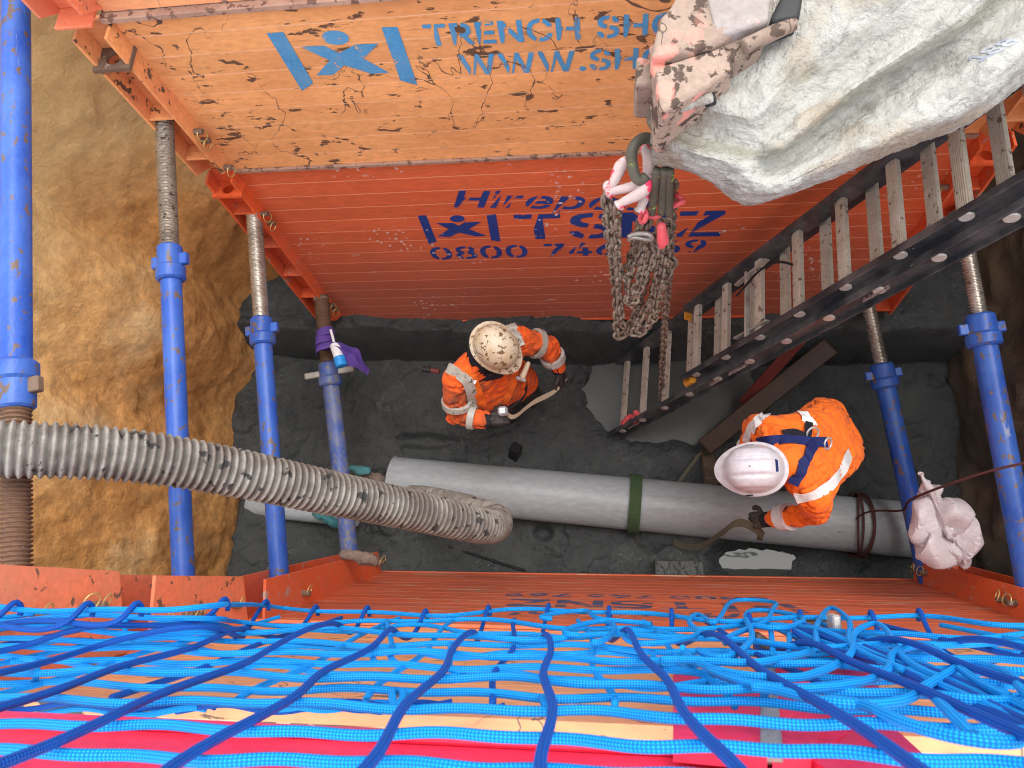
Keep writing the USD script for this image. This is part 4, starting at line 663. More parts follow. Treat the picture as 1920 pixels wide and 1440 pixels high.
chain([Q(1240, 420, 2.3), Q(1234, 500, 2.5), Q(1222, 570, 2.72), Q(1204, 622, 2.88), Q(1194, 628, 2.90), Q(1204, 590, 2.78), Q(1222, 530, 2.6)], 1.2, 0.4)
chain([Q(1205, 395, 2.22), Q(1192, 450, 2.38), Q(1176, 500, 2.52), Q(1170, 520, 2.56), Q(1184, 505, 2.5), Q(1204, 455, 2.4)], 1.2, 0.2)
chain([Q(1216, 415, 2.28), Q(1206, 480, 2.42), Q(1192, 540, 2.58), Q(1186, 562, 2.64), Q(1200, 540, 2.58), Q(1216, 470, 2.42)], 1.2, 0.7)
chain([Q(1252, 420, 2.32), Q(1246, 500, 2.5), Q(1232, 575, 2.74), Q(1214, 612, 2.86), Q(1202, 618, 2.88), Q(1212, 580, 2.76), Q(1232, 500, 2.52)], 1.2, 0.9)
chain([Q(1136, 378, 2.24), Q(1140, 430, 2.34), Q(1148, 480, 2.5), Q(1156, 540, 2.68)], 1.3, 0.3)
part(cthing, 'shackle', tube(smoothpath([Q(1228, 268, 2.02), Q(1200, 262, 2.0), Q(1186, 280, 2.0), Q(1186, 310, 2.03), Q(1198, 338, 2.06), Q(1212, 330, 2.06)], 40), 0.017, 12), M['lime'], smooth=True)
for k, pts in enumerate(([(1206, 272), (1217, 300), (1212, 332), (1185, 350), (1160, 356), (1140, 362)], [(1214, 330), (1200, 362), (1176, 375), (1160, 386)], [(1176, 300), (1158, 325), (1148, 345), (1140, 350)], [(1230, 325), (1218, 350), (1206, 378), (1200, 395)])):
    q = smoothpath([Q(x, y, 2.05 + 0.02 * i + 0.02 * k) for i, (x, y) in enumerate(pts)], 30); rr_ = np.interp(np.linspace(0, 1, 30), [0, 0.25, 0.75, 0.92, 1], [0.014, 0.022, 0.015, 0.014, 0.021])
    part(cthing, 'hook', tube(q, rr_, 14), M['hook'], smooth=True)
for x0, x1 in ((1232, 1222), (1246, 1240), (1256, 1254)):
    part(cthing, 'sling_leg', tube(smoothpath([Q(x0, 318, 2.02), Q((x0 + x1) / 2, 355, 2.1), Q(x1, 400, 2.2)], 14), 0.0135, 10), M['lime'], smooth=True)
for c_, R_ in (((1270, 382), 0.022), ((1206, 405), 0.02), ((1228, 398), 0.02), ((1275, 372), 0.016)):
    part(cthing, 'coupling_link', ring(Q(*c_, 2.2), (rng.normal(), rng.normal(), 0.6), R_, 0.0085, 16, 8), M['pink'], smooth=True)
part(cthing, 'coupling_link', blob([[(Q(1240, 425, 2.25), 0.016), (Q(1243, 452, 2.3), 0.020)], [(Q(1243, 452, 2.3), 0.020), (Q(1240, 462, 2.32), 0.010)]], 0.006, 4), M['pink'], smooth=True)
part(cthing, 'coupling_link', tube(smoothpath([Q(1178, 445, 2.30), Q(1198, 438, 2.28), Q(1220, 442, 2.28), Q(1222, 448, 2.30), Q(1200, 446, 2.30), Q(1180, 450, 2.32)], 24), 0.008, 8), M['steel'], smooth=True)
rg = [lp(0.35 + 0.03 * k_, -0.02 + 0.02 * math.sin(k_ * 2.1), 0.035 + 0.012 * math.cos(k_ * 1.7)) for k_ in range(-3, 6)]
solo('marking_rag', blob([[(rg[i], 0.013 + 0.004 * (i % 3)), (rg[i + 1], 0.014)] for i in range(8)], 0.008, 6, 0.012, 30, 5), M['pink'], 'crumpled red rag at the end of the long chain on the ladder rail', 'rag', smooth=True)

# ------------------------------------------------------------------ people
def helmet_mesh(c, fwd, up, L=0.285, W=0.225, Hh=0.145, ridges=0, peak=0.035):
    up = unit(up); fwd = unit(fwd - up * (np.asarray(fwd) @ up)); rt = np.cross(fwd, up)
    th = np.linspace(0, 2 * np.pi, 121); ph = np.r_[np.linspace(0.02, np.pi / 2, 60)]
    T_, P_ = np.meshgrid(th, ph); e = 0.86
    lx, ly = np.sign(np.cos(T_)) * np.abs(np.cos(T_)) ** 0.95, np.sign(np.sin(T_)) * np.abs(np.sin(T_)) ** 0.95
    s = np.sin(P_) ** 0.92; hh = np.cos(P_) ** 0.80
    x, y, z_ = (L / 2 - 0.02) * s * lx, (W / 2 - 0.012) * s * ly, Hh * hh
    if ridges:
        bumpv = np.exp(-(y / 0.030) ** 8) * np.exp(-(x / 0.10) ** 8) * 0.010; side = np.exp(-((np.abs(y) - 0.066) / 0.022) ** 8) * np.exp(-(x / 0.085) ** 8) * 0.009
        z_ = z_ + bumpv + side; rr_ = 1 + (bumpv + side) * 1.5; x, y = x * rr_, y * rr_
    rim = []
    for k, (o, dz) in enumerate(((0.004, -0.004), (0.012, -0.008), (0.016, -0.014), (0.012, -0.018), (0.0, -0.015), (-0.006, 0.0))):
        ext = o + np.clip(np.cos(th), 0, 1) ** 2 * peak * min(1, (k + 1) / 2 if k < 4 else (5 - k))
        rim.append(np.stack([x[-1] + ext * np.cos(th), y[-1] + o * np.sin(th), np.full_like(th, dz) - np.clip(np.cos(th), 0, 1) ** 2 * peak * 0.15], -1))
    g_ = np.concatenate([np.stack([x, y, z_], -1), np.array(rim)]); v, f = grid(g_)
    return np.asarray(c) + v[:, :1] * fwd + v[:, 1:2] * rt + v[:, 2:] * up, f[:, ::-1]
def hand_bones(w, d, nrm, thumb_side, s=1.0, curl=0.6, grow=0.0):
    d = unit(d); nrm = unit(nrm - d * (np.asarray(nrm) @ d)); sd = np.cross(nrm, d) * thumb_side
    k = [w + d * 0.035 * s, w + d * 0.09 * s]
    bones = [[(w, 0.024 * s + grow), (w + d * 0.03 * s, 0.026 * s + grow)], [(w + d * 0.03 * s + sd * 0.022 * s, 0.019 * s + grow), (w + d * 0.03 * s - sd * 0.022 * s, 0.018 * s + grow), (w + d * 0.088 * s + sd * 0.032 * s, 0.013 * s + grow), (w + d * 0.082 * s - sd * 0.032 * s, 0.012 * s + grow)]]
    for i, (o, L) in enumerate(((0.031, 0.072), (0.0105, 0.080), (-0.0105, 0.074), (-0.031, 0.058))):
        p = w + d * (0.09 - 0.003 * abs(i - 1)) * s + sd * o * s; a = 0.35 * curl
        for j, fr in enumerate((0.45, 0.32, 0.23)):
            q = p + (d * math.cos(a) - nrm * math.sin(a) + sd * o * 1.5) * L * fr * s; r = (0.0095 - 0.001 * j) * s + grow
            bones.append([(p, r + 0.0006), (q, r - 0.0004)]); p = q; a += 0.75 * curl
    p = w + d * 0.035 * s + sd * 0.03 * s
    for fr, dr in ((0.042, d * 0.6 + sd * 0.75 - nrm * 0.3), (0.033, d * 0.85 + sd * 0.25 - nrm * 0.5), (0.025, d * 0.9 - sd * 0.1 - nrm * 0.6)):
        q = p + unit(dr) * fr * s; bones.append([(p, 0.0115 * s + grow), (q, 0.0105 * s + grow)]); p = q
    return bones
def head_bones(c, fwd, up):
    fwd, up = unit(fwd), unit(up); rt = np.cross(fwd, up)
    return [[(c + up * 0.025 - fwd * 0.012, 0.088), (c + up * 0.03 + fwd * 0.022, 0.078)], [(c + up * 0.01 + fwd * 0.02, 0.075), (c - up * 0.075 + fwd * 0.055, 0.036), (c - up * 0.05 + fwd * 0.03, 0.055)], [(c + fwd * 0.092 + up * 0.0, 0.010), (c + fwd * 0.108 - up * 0.032, 0.014)], [(c + fwd * 0.088 - up * 0.058 + rt * 0.018, 0.008), (c + fwd * 0.088 - up * 0.058 - rt * 0.018, 0.008)]] + [[(c + rt * k * 0.086 + up * 0.005, 0.013), (c + rt * k * 0.088 - up * 0.03, 0.010)] for k in (-1, 1)]
def person(label, J, mj, mref, mhel, fwd, hfwd, hup, facts):
    t = thing('person', label, 'person', np.array([*J['hip'][:2], -0.05]))
    f_ = unit(np.array([fwd[0], fwd[1], 0])); rt = np.cross(f_, [0, 0, 1])     # the person's right hand side
    hipR, hipL = J['hip'] + rt * 0.09, J['hip'] - rt * 0.09
    chR, chL, beR, beL = J['chest'] + rt * 0.075, J['chest'] - rt * 0.075, J['belly'] + rt * 0.07, J['belly'] - rt * 0.07
    def figure(gr, torso, arms, legs, fore=1.0):
        b = []
        if torso: b += [[(J['shR'], 0.062 + gr), (J['shL'], 0.062 + gr), (J['neck'], 0.06 + gr), (chR, 0.105 + gr), (chL, 0.105 + gr)], [(chR, 0.105 + gr), (chL, 0.105 + gr), (beR, 0.108 + gr), (beL, 0.108 + gr)], [(beR, 0.108 + gr), (beL, 0.108 + gr), (hipR, 0.105 + gr), (hipL, 0.105 + gr)]]
        if arms:
            for s in 'RL':
                wr_ = J['el' + s] + (J['wr' + s] - J['el' + s]) * fore
                b += [[(J['sh' + s], 0.058 + gr), (J['el' + s], 0.043 + gr)], [(J['el' + s], 0.043 + gr), (wr_, 0.030 + gr * 0.9)]]
        if legs:
            for s, hp_ in (('R', hipR), ('L', hipL)): b += [[(hp_, 0.092 + gr), (J['kn' + s], 0.06 + gr)], [(J['kn' + s], 0.06 + gr), (J['ft' + s], 0.043 + gr)], [(J['ft' + s], 0.045 + gr), (J['ft' + s] + f_ * 0.14 - [0, 0, 0.02], 0.038 + gr)]]
        return b
    hands = {s: hand_bones(J['wr' + s], J['hd' + s] - J['wr' + s], J['pn' + s], (1 if s == 'R' else -1) * facts.get('thumb', 1), 1.0, facts.get('curl' + s, 0.9)) for s in 'RL'}
    hb = head_bones(J['head'], hfwd, hup)
    body = blob(figure(0.0, True, True, True) + [[(J['neck'], 0.062), (J['head'] - unit(hup) * 0.06, 0.055)]] + hb + hands['R'] + hands['L'], 0.014, 6)
    part(t, 'body', body, M['skin'], smooth=True)
    hr = np.cross(unit(hfwd), unit(hup))
    for k in (-1, 1): part(t, 'eye', blob([[(J['head'] + unit(hfwd) * 0.086 + hr * k * 0.032 + unit(hup) * 0.012, 0.0125)]], 0.02, 0), M['white'], smooth=True)
    part(t, 'trousers', blob(figure(0.014, False, False, True) + [[(hipR, 0.118), (hipL, 0.118)]], 0.016, 6, 0.010, 9, 3), facts['trousers'], smooth=True)
    jk = blob(figure(0.026, True, True, False, 0.86), 0.0115, 5, 0.012, 10, facts.get('seed', 4))
    jn = trimesh.Trimesh(*jk, process=False); fold = np.abs(fbm(jk[0] * np.array([9, 9, 17]) + 3 * fbm(jk[0] * 4, 2, 77)[:, None], 3, 78) - 0.5)
    jk = (jk[0] - jn.vertex_normals * (0.022 * np.clip(0.11 - fold, 0, 1) / 0.11)[:, None], jk[1])
    part(t, 'jacket', jk, mj, smooth=True)
    part(t, 'collar', tube(np.array([J['neck'] + (J['head'] - J['neck']) * q for q in (-0.15, 0.1, 0.35, 0.5)]), np.array(facts.get('collr', [0.10, 0.098, 0.088, 0.07])), 24), facts.get('collar', M['dark']), smooth=True)
    for s in 'RL':
        for a, b, ra, rb, lst in (('sh', 'el', 0.084, 0.069, facts['bandup']), ('el', 'wr', 0.069, 0.054, facts['bandlo'])):
            for (t0, t1) in lst: part(t, 'reflective_band', cuff(J[a + s], J[b + s], ra, rb, t0, t1, 0.013), mref, smooth=40)
        part(t, 'cuff', cuff(J['el' + s], J['wr' + s], 0.050, 0.038, 0.80, 1.08, 0.004), M['dark'], smooth=40)
        part(t, 'glove', blob(hand_bones(J['wr' + s], J['hd' + s] - J['wr' + s], J['pn' + s], (1 if s == 'R' else -1) * facts.get('thumb', 1), 1.0, facts.get('curl' + s, 0.9), 0.0035) + [[(J['wr' + s] - unit(J['hd' + s] - J['wr' + s]) * 0.03, 0.036), (J['wr' + s] + unit(J['hd' + s] - J['wr' + s]) * 0.02, 0.031)]], 0.005, 4), facts['glove'], smooth=True)
    hm_ = helmet_mesh(J['head'] + unit(hup) * 0.035, hfwd, hup, ridges=facts['ridges'], L=0.30, W=0.24)
    hp_ = part(t, 'helmet', hm_, mhel, smooth=50)
    return t, jk, hm_, hp_
# worker one, muddy jacket, measuring
J = dict(head=Q(926, 650, 3.66), neck=Q(905, 668, 3.80), shR=Q(856, 712, 3.84), shL=Q(966, 636, 3.84), chest=Q(908, 698, 4.0), belly=Q(925, 728, 4.2), hip=Q(950, 728, 4.45),
         elR=Q(856, 776, 4.03), wrR=Q(915, 788, 4.04), hdR=Q(945, 781, 4.04), elL=Q(1026, 648, 4.00), wrL=Q(1047, 692, 4.20), hdL=Q(1056, 716, 4.27), pnR=np.array([0, 0.1, 1.0]), pnL=np.array([0.9, 0.2, 0.6]))
f1 = unit(np.array([0.62, -0.78, 0])); r1 = np.cross(f1, [0, 0, 1])
J.update(knR=J['hip'] + r1 * 0.10 + f1 * 0.05 - [0, 0, 0.38], knL=J['hip'] - r1 * 0.10 + f1 * 0.05 - [0, 0, 0.38]); J.update(ftR=J['knR'] - f1 * 0.03 - [0, 0, 0.30], ftL=J['knL'] - f1 * 0.03 - [0, 0, 0.30])
hf1 = unit(np.array([0.66, -0.56, -0.42])); hu1 = unit(np.array([0.25, -0.12, 1.0])); hu1 = unit(hu1 - hf1 * (hu1 @ hf1))
t1, jk1, hm1, hp1 = person('worker in muddy orange jacket and stained cream helmet pulling a tape, standing in the mud', J, M['hiviz1'], M['reflect1'], M['helmet1'], f1, hf1, hu1,
    dict(trousers=M['wader'], bandup=((0.60, 0.74),), bandlo=((0.40, 0.60),), glove=M['glovedark'], ridges=0, seed=4, curlR=1.2, curlL=0.9))
J1 = J
part(t1, 'reflective_band', strip_on(jk1, [(826, 690), (850, 692), (876, 712), (886, 745), (884, 770)], 0.06, 0.011), M['reflect1'], smooth=40)
part(t1, 'reflective_band', strip_on(jk1, [(936, 600), (955, 606), (968, 632), (975, 648)], 0.055, 0.011), M['reflect1'], smooth=40)
part(t1, 'harness_strap', strip_on(jk1, [(872, 688), (886, 708), (900, 745), (908, 765)], 0.05, 0.010), M['orangestrap'], smooth=40)
part(t1, 'harness_strap', strip_on(jk1, [(965, 690), (962, 715), (950, 745), (942, 765)], 0.045, 0.010), M['orangestrap'], smooth=40)
part(t1, 'strap_tag', strip_on(jk1, [(880, 710), (892, 716)], 0.022, 0.016, 6), M['reflect2'])
part(t1, 'scarf', blob([[(Q(880, 680, 3.80), 0.035), (Q(888, 712, 3.86), 0.028), (Q(915, 700, 3.86), 0.04), (Q(935, 700, 3.88), 0.03)], [(Q(884, 668, 3.80), 0.03), (Q(884, 694, 3.82), 0.03)]], 0.012, 5, 0.006), M['dark'], smooth=True)
part(t1, 'belt_hose', tube(smoothpath([Q(900, 770, 4.2), Q(950, 768, 4.28), Q(978, 745, 4.3), Q(984, 715, 4.25)], 24), 0.016, 10), M['black'], smooth=True)
part(hp1, 'sticker', strip_on(hm1, [(877, 639), (881, 649)], 0.014, 0.002, 6, 0.001), M['helmsticker'])
tp = smoothpath([Q(948, 772, 4.0), Q(962, 782, 4.02), Q(978, 772, 4.05), Q(1005, 752, 4.12), Q(1030, 740, 4.2), Q(1050, 726, 4.26), Q(1062, 712, 4.28)], 40); tt_ = np.linspace(0, 1, 40)[:, None]
updir = np.array([0.15, 0.35, 0.9]) * (1 - tt_) + np.array([0.3, 0.6, -0.2]) * tt_; updir /= np.linalg.norm(updir, axis=1, keepdims=True)
t = thing('tape_measure', 'silver measuring tape pulled out between the hands of the muddy worker', 'tape measure', Q(945, 772, 4.05))
part(t, 'case', beam(Q(934, 772, 3.985), Q(952, 770, 3.985), 0.055, 0.05, c=0.012), M['silver'])
part(t, 'blade', sheet(tp - updir * 0.022, tp + updir * 0.022, np.array([0.0006, 0.0009, 0.0003])), M['tape'], smooth=60)
t = thing('putty_tool', 'pale wooden handled tool in the belt of the muddy worker', 'hand tool', Q(984, 700, 4.0))
part(t, 'handle', blob([[(Q(990, 682, 3.95), 0.014), (Q(980, 706, 3.98), 0.018)]], 0.008, 3), M['tape'], smooth=True); part(t, 'clip', beam(Q(968, 708, 4.0), Q(986, 714, 4.0), 0.02, 0.03), M['silver'])
t = thing('hand_torch', 'red and black torch sticking out behind the muddy worker', 'torch', Q(805, 695, 4.1))
part(t, 'barrel', rod(Q(824, 697, 4.1), Q(808, 694, 4.1), 0.016, 14), M['darktimber']); part(t, 'head', rod(Q(808, 694, 4.1), Q(792, 692, 4.1), 0.020, 14), M['black'])
# worker two, clean jacket, navy harness, bending over the pipe
J = dict(head=Q(1416, 880, 3.40), neck=Q(1478, 866, 3.47), shR=Q(1448, 812, 3.60), shL=Q(1528, 930, 3.60), chest=Q(1515, 850, 3.68), belly=Q(1548, 830, 3.86), hip=Q(1560, 815, 4.15),
         elR=Q(1416, 800, 3.88), wrR=Q(1400, 870, 4.12), hdR=Q(1385, 900, 4.22), elL=Q(1528, 962, 3.90), wrL=Q(1440, 974, 4.16), hdL=Q(1405, 976, 4.25), pnR=np.array([0, 0, 1.0]), pnL=np.array([0.2, 0, 1.0]))
f2 = unit(np.array([-0.9, -0.42, 0])); r2 = np.cross(f2, [0, 0, 1])
J.update(knR=J['hip'] + r2 * 0.13 + f2 * 0.12 - [0, 0, 0.42], knL=J['hip'] - r2 * 0.13 + f2 * 0.12 - [0, 0, 0.42]); J.update(ftR=J['knR'] - f2 * 0.08 - [0, 0, 0.42], ftL=J['knL'] - f2 * 0.08 - [0, 0, 0.42])
hf2 = unit(np.array([-0.95, -0.05, -0.30])); hu2 = unit(np.array([-0.32, -0.02, 1.0])); hu2 = unit(hu2 - hf2 * (hu2 @ hf2))
t2, jk2, hm2, hp2 = person('worker in clean orange jacket, navy harness and white helmet bending over the grey pipe', J, M['hiviz2'], M['reflect2'], M['helmet2'], f2, hf2, hu2,
    dict(trousers=M['wader'], bandup=(), bandlo=((0.52, 0.72),), collar=M['hiviz2'], collr=[0.088, 0.082, 0.075, 0.068], glove=M['glove'], ridges=1, seed=9, curlR=1.2, curlL=1.0))
part(t2, 'reflective_band', strip_on(jk2, [(1452, 772), (1428, 785), (1408, 808), (1402, 828)], 0.055, 0.011), M['reflect2'], smooth=40)
part(t2, 'reflective_band', strip_on(jk2, [(1492, 932), (1520, 928), (1552, 912), (1575, 885), (1590, 850)], 0.055, 0.011), M['reflect2'], smooth=40)
part(t2, 'reflective_band', strip_on(jk2, [(1502, 775), (1512, 785), (1522, 800)], 0.05, 0.011), M['reflect2'], smooth=40)
part(t2, 'harness_strap', strip_on(jk2, [(1424, 828), (1455, 826), (1490, 828), (1520, 832), (1546, 830)], 0.05, 0.016), M['navystrap'], smooth=40)
part(t2, 'harness_strap', strip_on(jk2, [(1488, 905), (1500, 880), (1512, 850), (1524, 832)], 0.05, 0.019), M['navystrap'], smooth=40)
part(t2, 'harness_pad', strip_on(jk2, [(1465, 815), (1490, 812), (1512, 822), (1516, 795)], 0.035, 0.013), M['dark'], smooth=40)
for px, py, R_ in ((1520, 812, 0.032), (1546, 832, 0.028)):
    h_ = cast(jk2, px, py)
    if h_: part(t2, 'steel_ring', ring(h_[0] + h_[1] * 0.02, h_[1] + np.array([0.3, -0.3, 0]), R_, 0.005, 20, 8), M['silver'], smooth=True)
part(hp2, 'badge', strip_on(hm2, [(1455, 862), (1457, 884)], 0.016, 0.002, 8, 0.001), M['navystrap'])
for dy in (-47, 47): part(hp2, 'vent', strip_on(hm2, [(1398, 882 + dy), (1412, 881 + dy)], 0.006, 0.001, 6, 0.001), M['dark'])

# strap in the hand of worker two
sp = smoothpath([Q(1235, 992, 4.95), Q(1262, 1015, 4.9), Q(1300, 1026, 4.75), Q(1335, 1012, 4.5), Q(1362, 992, 4.28), Q(1385, 980, 4.2), Q(1405, 985, 4.22), Q(1420, 1005, 4.4)], 50); sw = np.array([0.15, 0.75, 0.5]); sw = sw / np.linalg.norm(sw)
solo('webbing_strap', sheet(sp - sw * 0.026, sp + sw * 0.026, np.array([0.002, -0.001, 0.004])), M['drab'], 'loose olive webbing strap held in the left glove of the bending worker', 'strap', smooth=50)
# wire ties round the pipe and the cord
for k, (dx, tl) in enumerate(((0.0, 0.05), (0.02, -0.06), (0.035, 0.02), (0.01, -0.02))):
    c_ = pa + pd * ((Q(1603, 985, 4.8) - pa) @ pd + dx); Fm = frame_along(np.zeros(3), pd); tt = np.linspace(0, 2 * np.pi, 50)
    if k == 0: tie = thing('pipe_tie', 'dark red cord lashed in loops round the right part of the grey pipe', 'cord', c_)
    part(tie, 'loop', tube(c_ + (np.cos(tt)[:, None] * Fm[0] + np.sin(tt)[:, None] * Fm[1]) * (PR + 0.008) + np.outer(np.sin(tt) * tl, pd), 0.0065, 6), M['cord'], smooth=True)
cd = smoothpath([Q(1606, 972, 4.60), Q(1640, 958, 4.45), Q(1675, 958, 4.3), Q(1700, 944, 3.85), Q(1760, 915, 3.4), Q(1840, 888, 3.2), Q(1940, 865, 3.05)], 60)
solo('tie_cord', tube(cd, 0.006, 6), M['cord'], 'thin dark red cord stretched from the pipe across the sack to the right edge', 'cord', smooth=True)
# sack
sk = [(1724, 884, .010), (1733, 905, .028), (1748, 935, .06), (1762, 970, .092), (1774, 1000, .115), (1784, 1022, .105), (1790, 1036, .06)]
SB = [[(Q(a[0], a[1], 3.55 + 0.012 * i), a[2]), (Q(b[0], b[1], 3.55 + 0.012 * (i + 1)), b[2])] for i, (a, b) in enumerate(zip(sk[:-1], sk[1:]))]
sv_, sf_ = blob(SB, 0.014, 6); tm = trimesh.Trimesh(sv_, sf_); cr = np.abs(fbm(sv_ * np.array([8, 4.5, 6]) + 1.5 * fbm(sv_ * 3, 1, 91)[:, None], 1, 92) - 0.5)
sv_ = sv_ + tm.vertex_normals * (0.10 * (fbm(sv_ * 6.5, 1, 93) - 0.5) + 0.055 * np.minimum(cr, 0.2) / 0.2 - 0.03 - 0.05 * np.clip(0.07 - np.abs(fbm(sv_ * np.array([13, 6, 7]), 1, 95) - 0.5), 0, 1) / 0.07)[:, None]
solo('plastic_sack', (sv_, sf_), M['sack'], 'crumpled pale pink sack tied to the blue strut at right', 'sack', smooth=22)
# timbers and odds in the mud
def timber(name, a, b, w, th, mt, label, cat='timber'): solo(name, beam(a, b, w, th, c=0.006), mt, label, cat)
timber('timber_beam', Q(1322, 838, 4.90), Q(1558, 648, 4.55), 0.12, 0.07, M['timber'], 'brown timber beam leaning up under the ladder behind the bending worker')
timber('timber_beam', Q(1395, 755, 4.9), Q(1505, 632, 4.3), 0.07, 0.05, M['darktimber'], 'dark red timber just under the ladder rail')
timber('stake', Q(1325, 850, 5.02), Q(1335, 905, 4.78), 0.09, 0.08, M['darkearth'], 'dark square stake beside the pipe left of the white helmet', 'stake')
timber('stake', Q(962, 870, 5.02), Q(968, 838, 4.80), 0.07, 0.07, M['black'], 'small black stake above the middle of the grey pipe', 'stake')
timber('concrete_block', Q(1228, 1066, 4.78), Q(1318, 1066, 4.78), 0.10, 0.08, M['concrete'], 'flat muddy concrete block against the near wall', 'block')
timber('steel_rod', Q(840, 1025, 4.96), Q(985, 1070, 4.9), 0.018, 0.018, M['black'], 'thin dark rod half sunk in the mud under the hose end', 'rod')
solo('sling_tail', sheet(smoothpath([Q(1312, 850, 4.9), Q(1290, 880, 4.86), Q(1272, 905, 4.86)], 16) - [0.02, 0.01, 0], smoothpath([Q(1312, 850, 4.9), Q(1290, 880, 4.86), Q(1272, 905, 4.86)], 16) + [0.02, 0.01, 0], np.array([0, 0, 0.006])), M['drab'], 'olive webbing end above the pipe left of the dark stake', 'strap')
def ragblob(pts, r, mt, name, label, seed, lump=0.02, cat='rag'):
    solo(name, blob([[(p, r * (0.8 + 0.4 * ((i * 7) % 5) / 5)), (q, r * (0.8 + 0.4 * ((i * 3) % 5) / 5))] for i, (p, q) in enumerate(zip(pts[:-1], pts[1:]))], 0.010, 3, lump, 22, seed), mt, label, cat, smooth=True)
ragblob([Q(590, 962, 4.75), Q(610, 972, 4.75), Q(625, 978, 4.76), Q(632, 985, 4.78)], 0.028, M['teal'], 'rag', 'teal rag hanging below the hose left of the lowest strut', 11)
ragblob([Q(655, 878, 4.6), Q(672, 882, 4.6), Q(688, 884, 4.62)], 0.028, M['teal'], 'rag', 'small teal rag above the hose beside the lowest strut', 12, 0.015)
ragblob([Q(688, 894, 4.7), Q(706, 898, 4.72), Q(722, 906, 4.76)], 0.04, M['rag'], 'rag', 'brown rag between the hose and the open pipe end', 13)
ragblob([Q(645, 1040, 3.86), Q(668, 1042, 3.86), Q(684, 1048, 3.86), Q(698, 1052, 3.88)], 0.032, M['rag'], 'rag', 'grey brown rag stuffed at the foot of the lowest left strut', 14)
# purple film and bottle on the lowest left strut
sa_, sb_ = Q(602, 555, 4.0), Q(617, 680, 4.0); sdv = unit(sb_ - sa_); c_ = Q(611, 640, 4.0); Fm = frame_along(np.zeros(3), sdv)
t = thing('plastic_wrap', 'purple plastic film wound round the screw of the lowest left strut', 'plastic film', c_)
th = np.linspace(0, 5 * np.pi, 120); pz = np.linspace(-0.055, 0.05, 120); rr_ = 0.052 + 0.006 * np.sin(th * 1.7)
ctr = c_ + np.outer(pz, sdv) + (np.cos(th) * rr_)[:, None] * Fm[0] + (np.sin(th) * rr_)[:, None] * Fm[1]; out_ = (np.cos(th)[:, None] * Fm[0] + np.sin(th)[:, None] * Fm[1])
part(t, 'wrap', sheet(ctr - sdv * 0.026, ctr + sdv * 0.026 + out_ * 0.008, out_ * 0.004), M['purple'], smooth=60)
for k, pts in enumerate(([(622, 645), (640, 650), (662, 662), (680, 684), (692, 700)], [(628, 652), (650, 668), (672, 686), (686, 694)])):
    q = smoothpath([Q(x, y, 3.92 + 0.02 * i) for i, (x, y) in enumerate(pts)], 30); wv = np.interp(np.linspace(0, 1, 30), [0, .5, 1], [0.012, 0.045, 0.018])[:, None] * (1 + 0.25 * np.sin(np.linspace(0, 14, 30)))[:, None]
    nn_ = np.array([0.5, 0.55, 0.15]); part(t, 'tail', sheet(q - nn_ * wv, q + nn_ * wv + [[0, 0, 0.02]], np.array([0, 0, 0.002])), M['purple'], smooth=60)
t = thing('marker_bottle', 'small white bottle with bright blue cap held by purple film on the strut', 'bottle', Q(634, 668, 3.94))
part(t, 'bottle_body', rod(Q(627, 645, 3.93), Q(637, 674, 3.93), 0.030, 20), M['white'], smooth=40); part(t, 'cap', rod(Q(635, 669, 3.93), Q(641, 687, 3.93), 0.034, 20), M['cyan'], smooth=40); part(t, 'nozzle', rod(Q(620, 618, 3.93), Q(628, 648, 3.93), 0.008, 10), M['white'])

# ------------------------------------------------------------------ barrier, bracket, net
t = thing('barrier_board', 'glossy red barrier board behind the net along the bottom edge', 'barrier', Q(700, 1440, 1.0))
ra, rb_ = Q(-500, 1306, 1.28), Q(1720, 1408, 1.28)
ru = unit(rb_ - ra); RP = Plane(ra, -ru, (0, 0, 1)); RL = np.linalg.norm(rb_ - ra)
part(t, 'board', pbox(RP, -RL, 0, 0.0, 0.34, -0.05, 0.0, 0.012), M['railred'], smooth=30)
part(t, 'board_rib', pbox(RP, -RL + .02, -.02, 0.07, 0.10, 0.001, 0.012, 0.005), M['railred'], smooth=30)
t = thing('barrier_bracket', 'red steel barrier bracket plates clamped over the near wall at right', 'bracket', Q(1440, 1230, 2.0))
def splate(pts, h0s, th, mt, name):
    a = np.array([Q(x, y, h) for (x, y), h in zip(pts, h0s)]); b = a - np.array([0, th, 0]); hull = trimesh.convex.convex_hull(np.vstack([a, b])); part(t, name, (np.array(hull.vertices), np.array(hull.faces)), mt)
splate([(1262, 1262), (1432, 1258), (1438, 1415), (1262, 1400)], [1.70, 1.70, 1.10, 1.12], 0.02, M['railred'], 'plate')
splate([(1444, 1222), (1600, 1212), (1640, 1240), (1655, 1330), (1520, 1420), (1448, 1420)], [1.95, 1.98, 1.85, 1.45, 1.10, 1.10], 0.03, M['railred'], 'plate')
splate([(1470, 1395), (1655, 1345), (1760, 1440), (1600, 1470)], [1.20, 1.36, 1.06, 1.0], 0.02, M['railred'], 'brace')
part(t, 'stem', beam(Q(1440, 1250, 1.75), Q(1448, 1420, 1.1), 0.02, 0.03), M['steel'])
part(t, 'tube_end', beam(Q(1500, 1178, 2.25), Q(1575, 1178, 2.25), 0.05, 0.05), M['rust'])
part(t, 'tube_end', beam(Q(1556, 1170, 2.05), Q(1572, 1170, 2.05), 0.05, 0.06), M['steel'])
part(t, 'tube_end', beam(Q(1418, 1206, 2.1), Q(1448, 1230, 1.9), 0.02, 0.06), M['rust'])
GA, GB = np.meshgrid(np.linspace(-3, 2.7, 80), np.linspace(-0.9, -0.46, 20), indexing='ij')
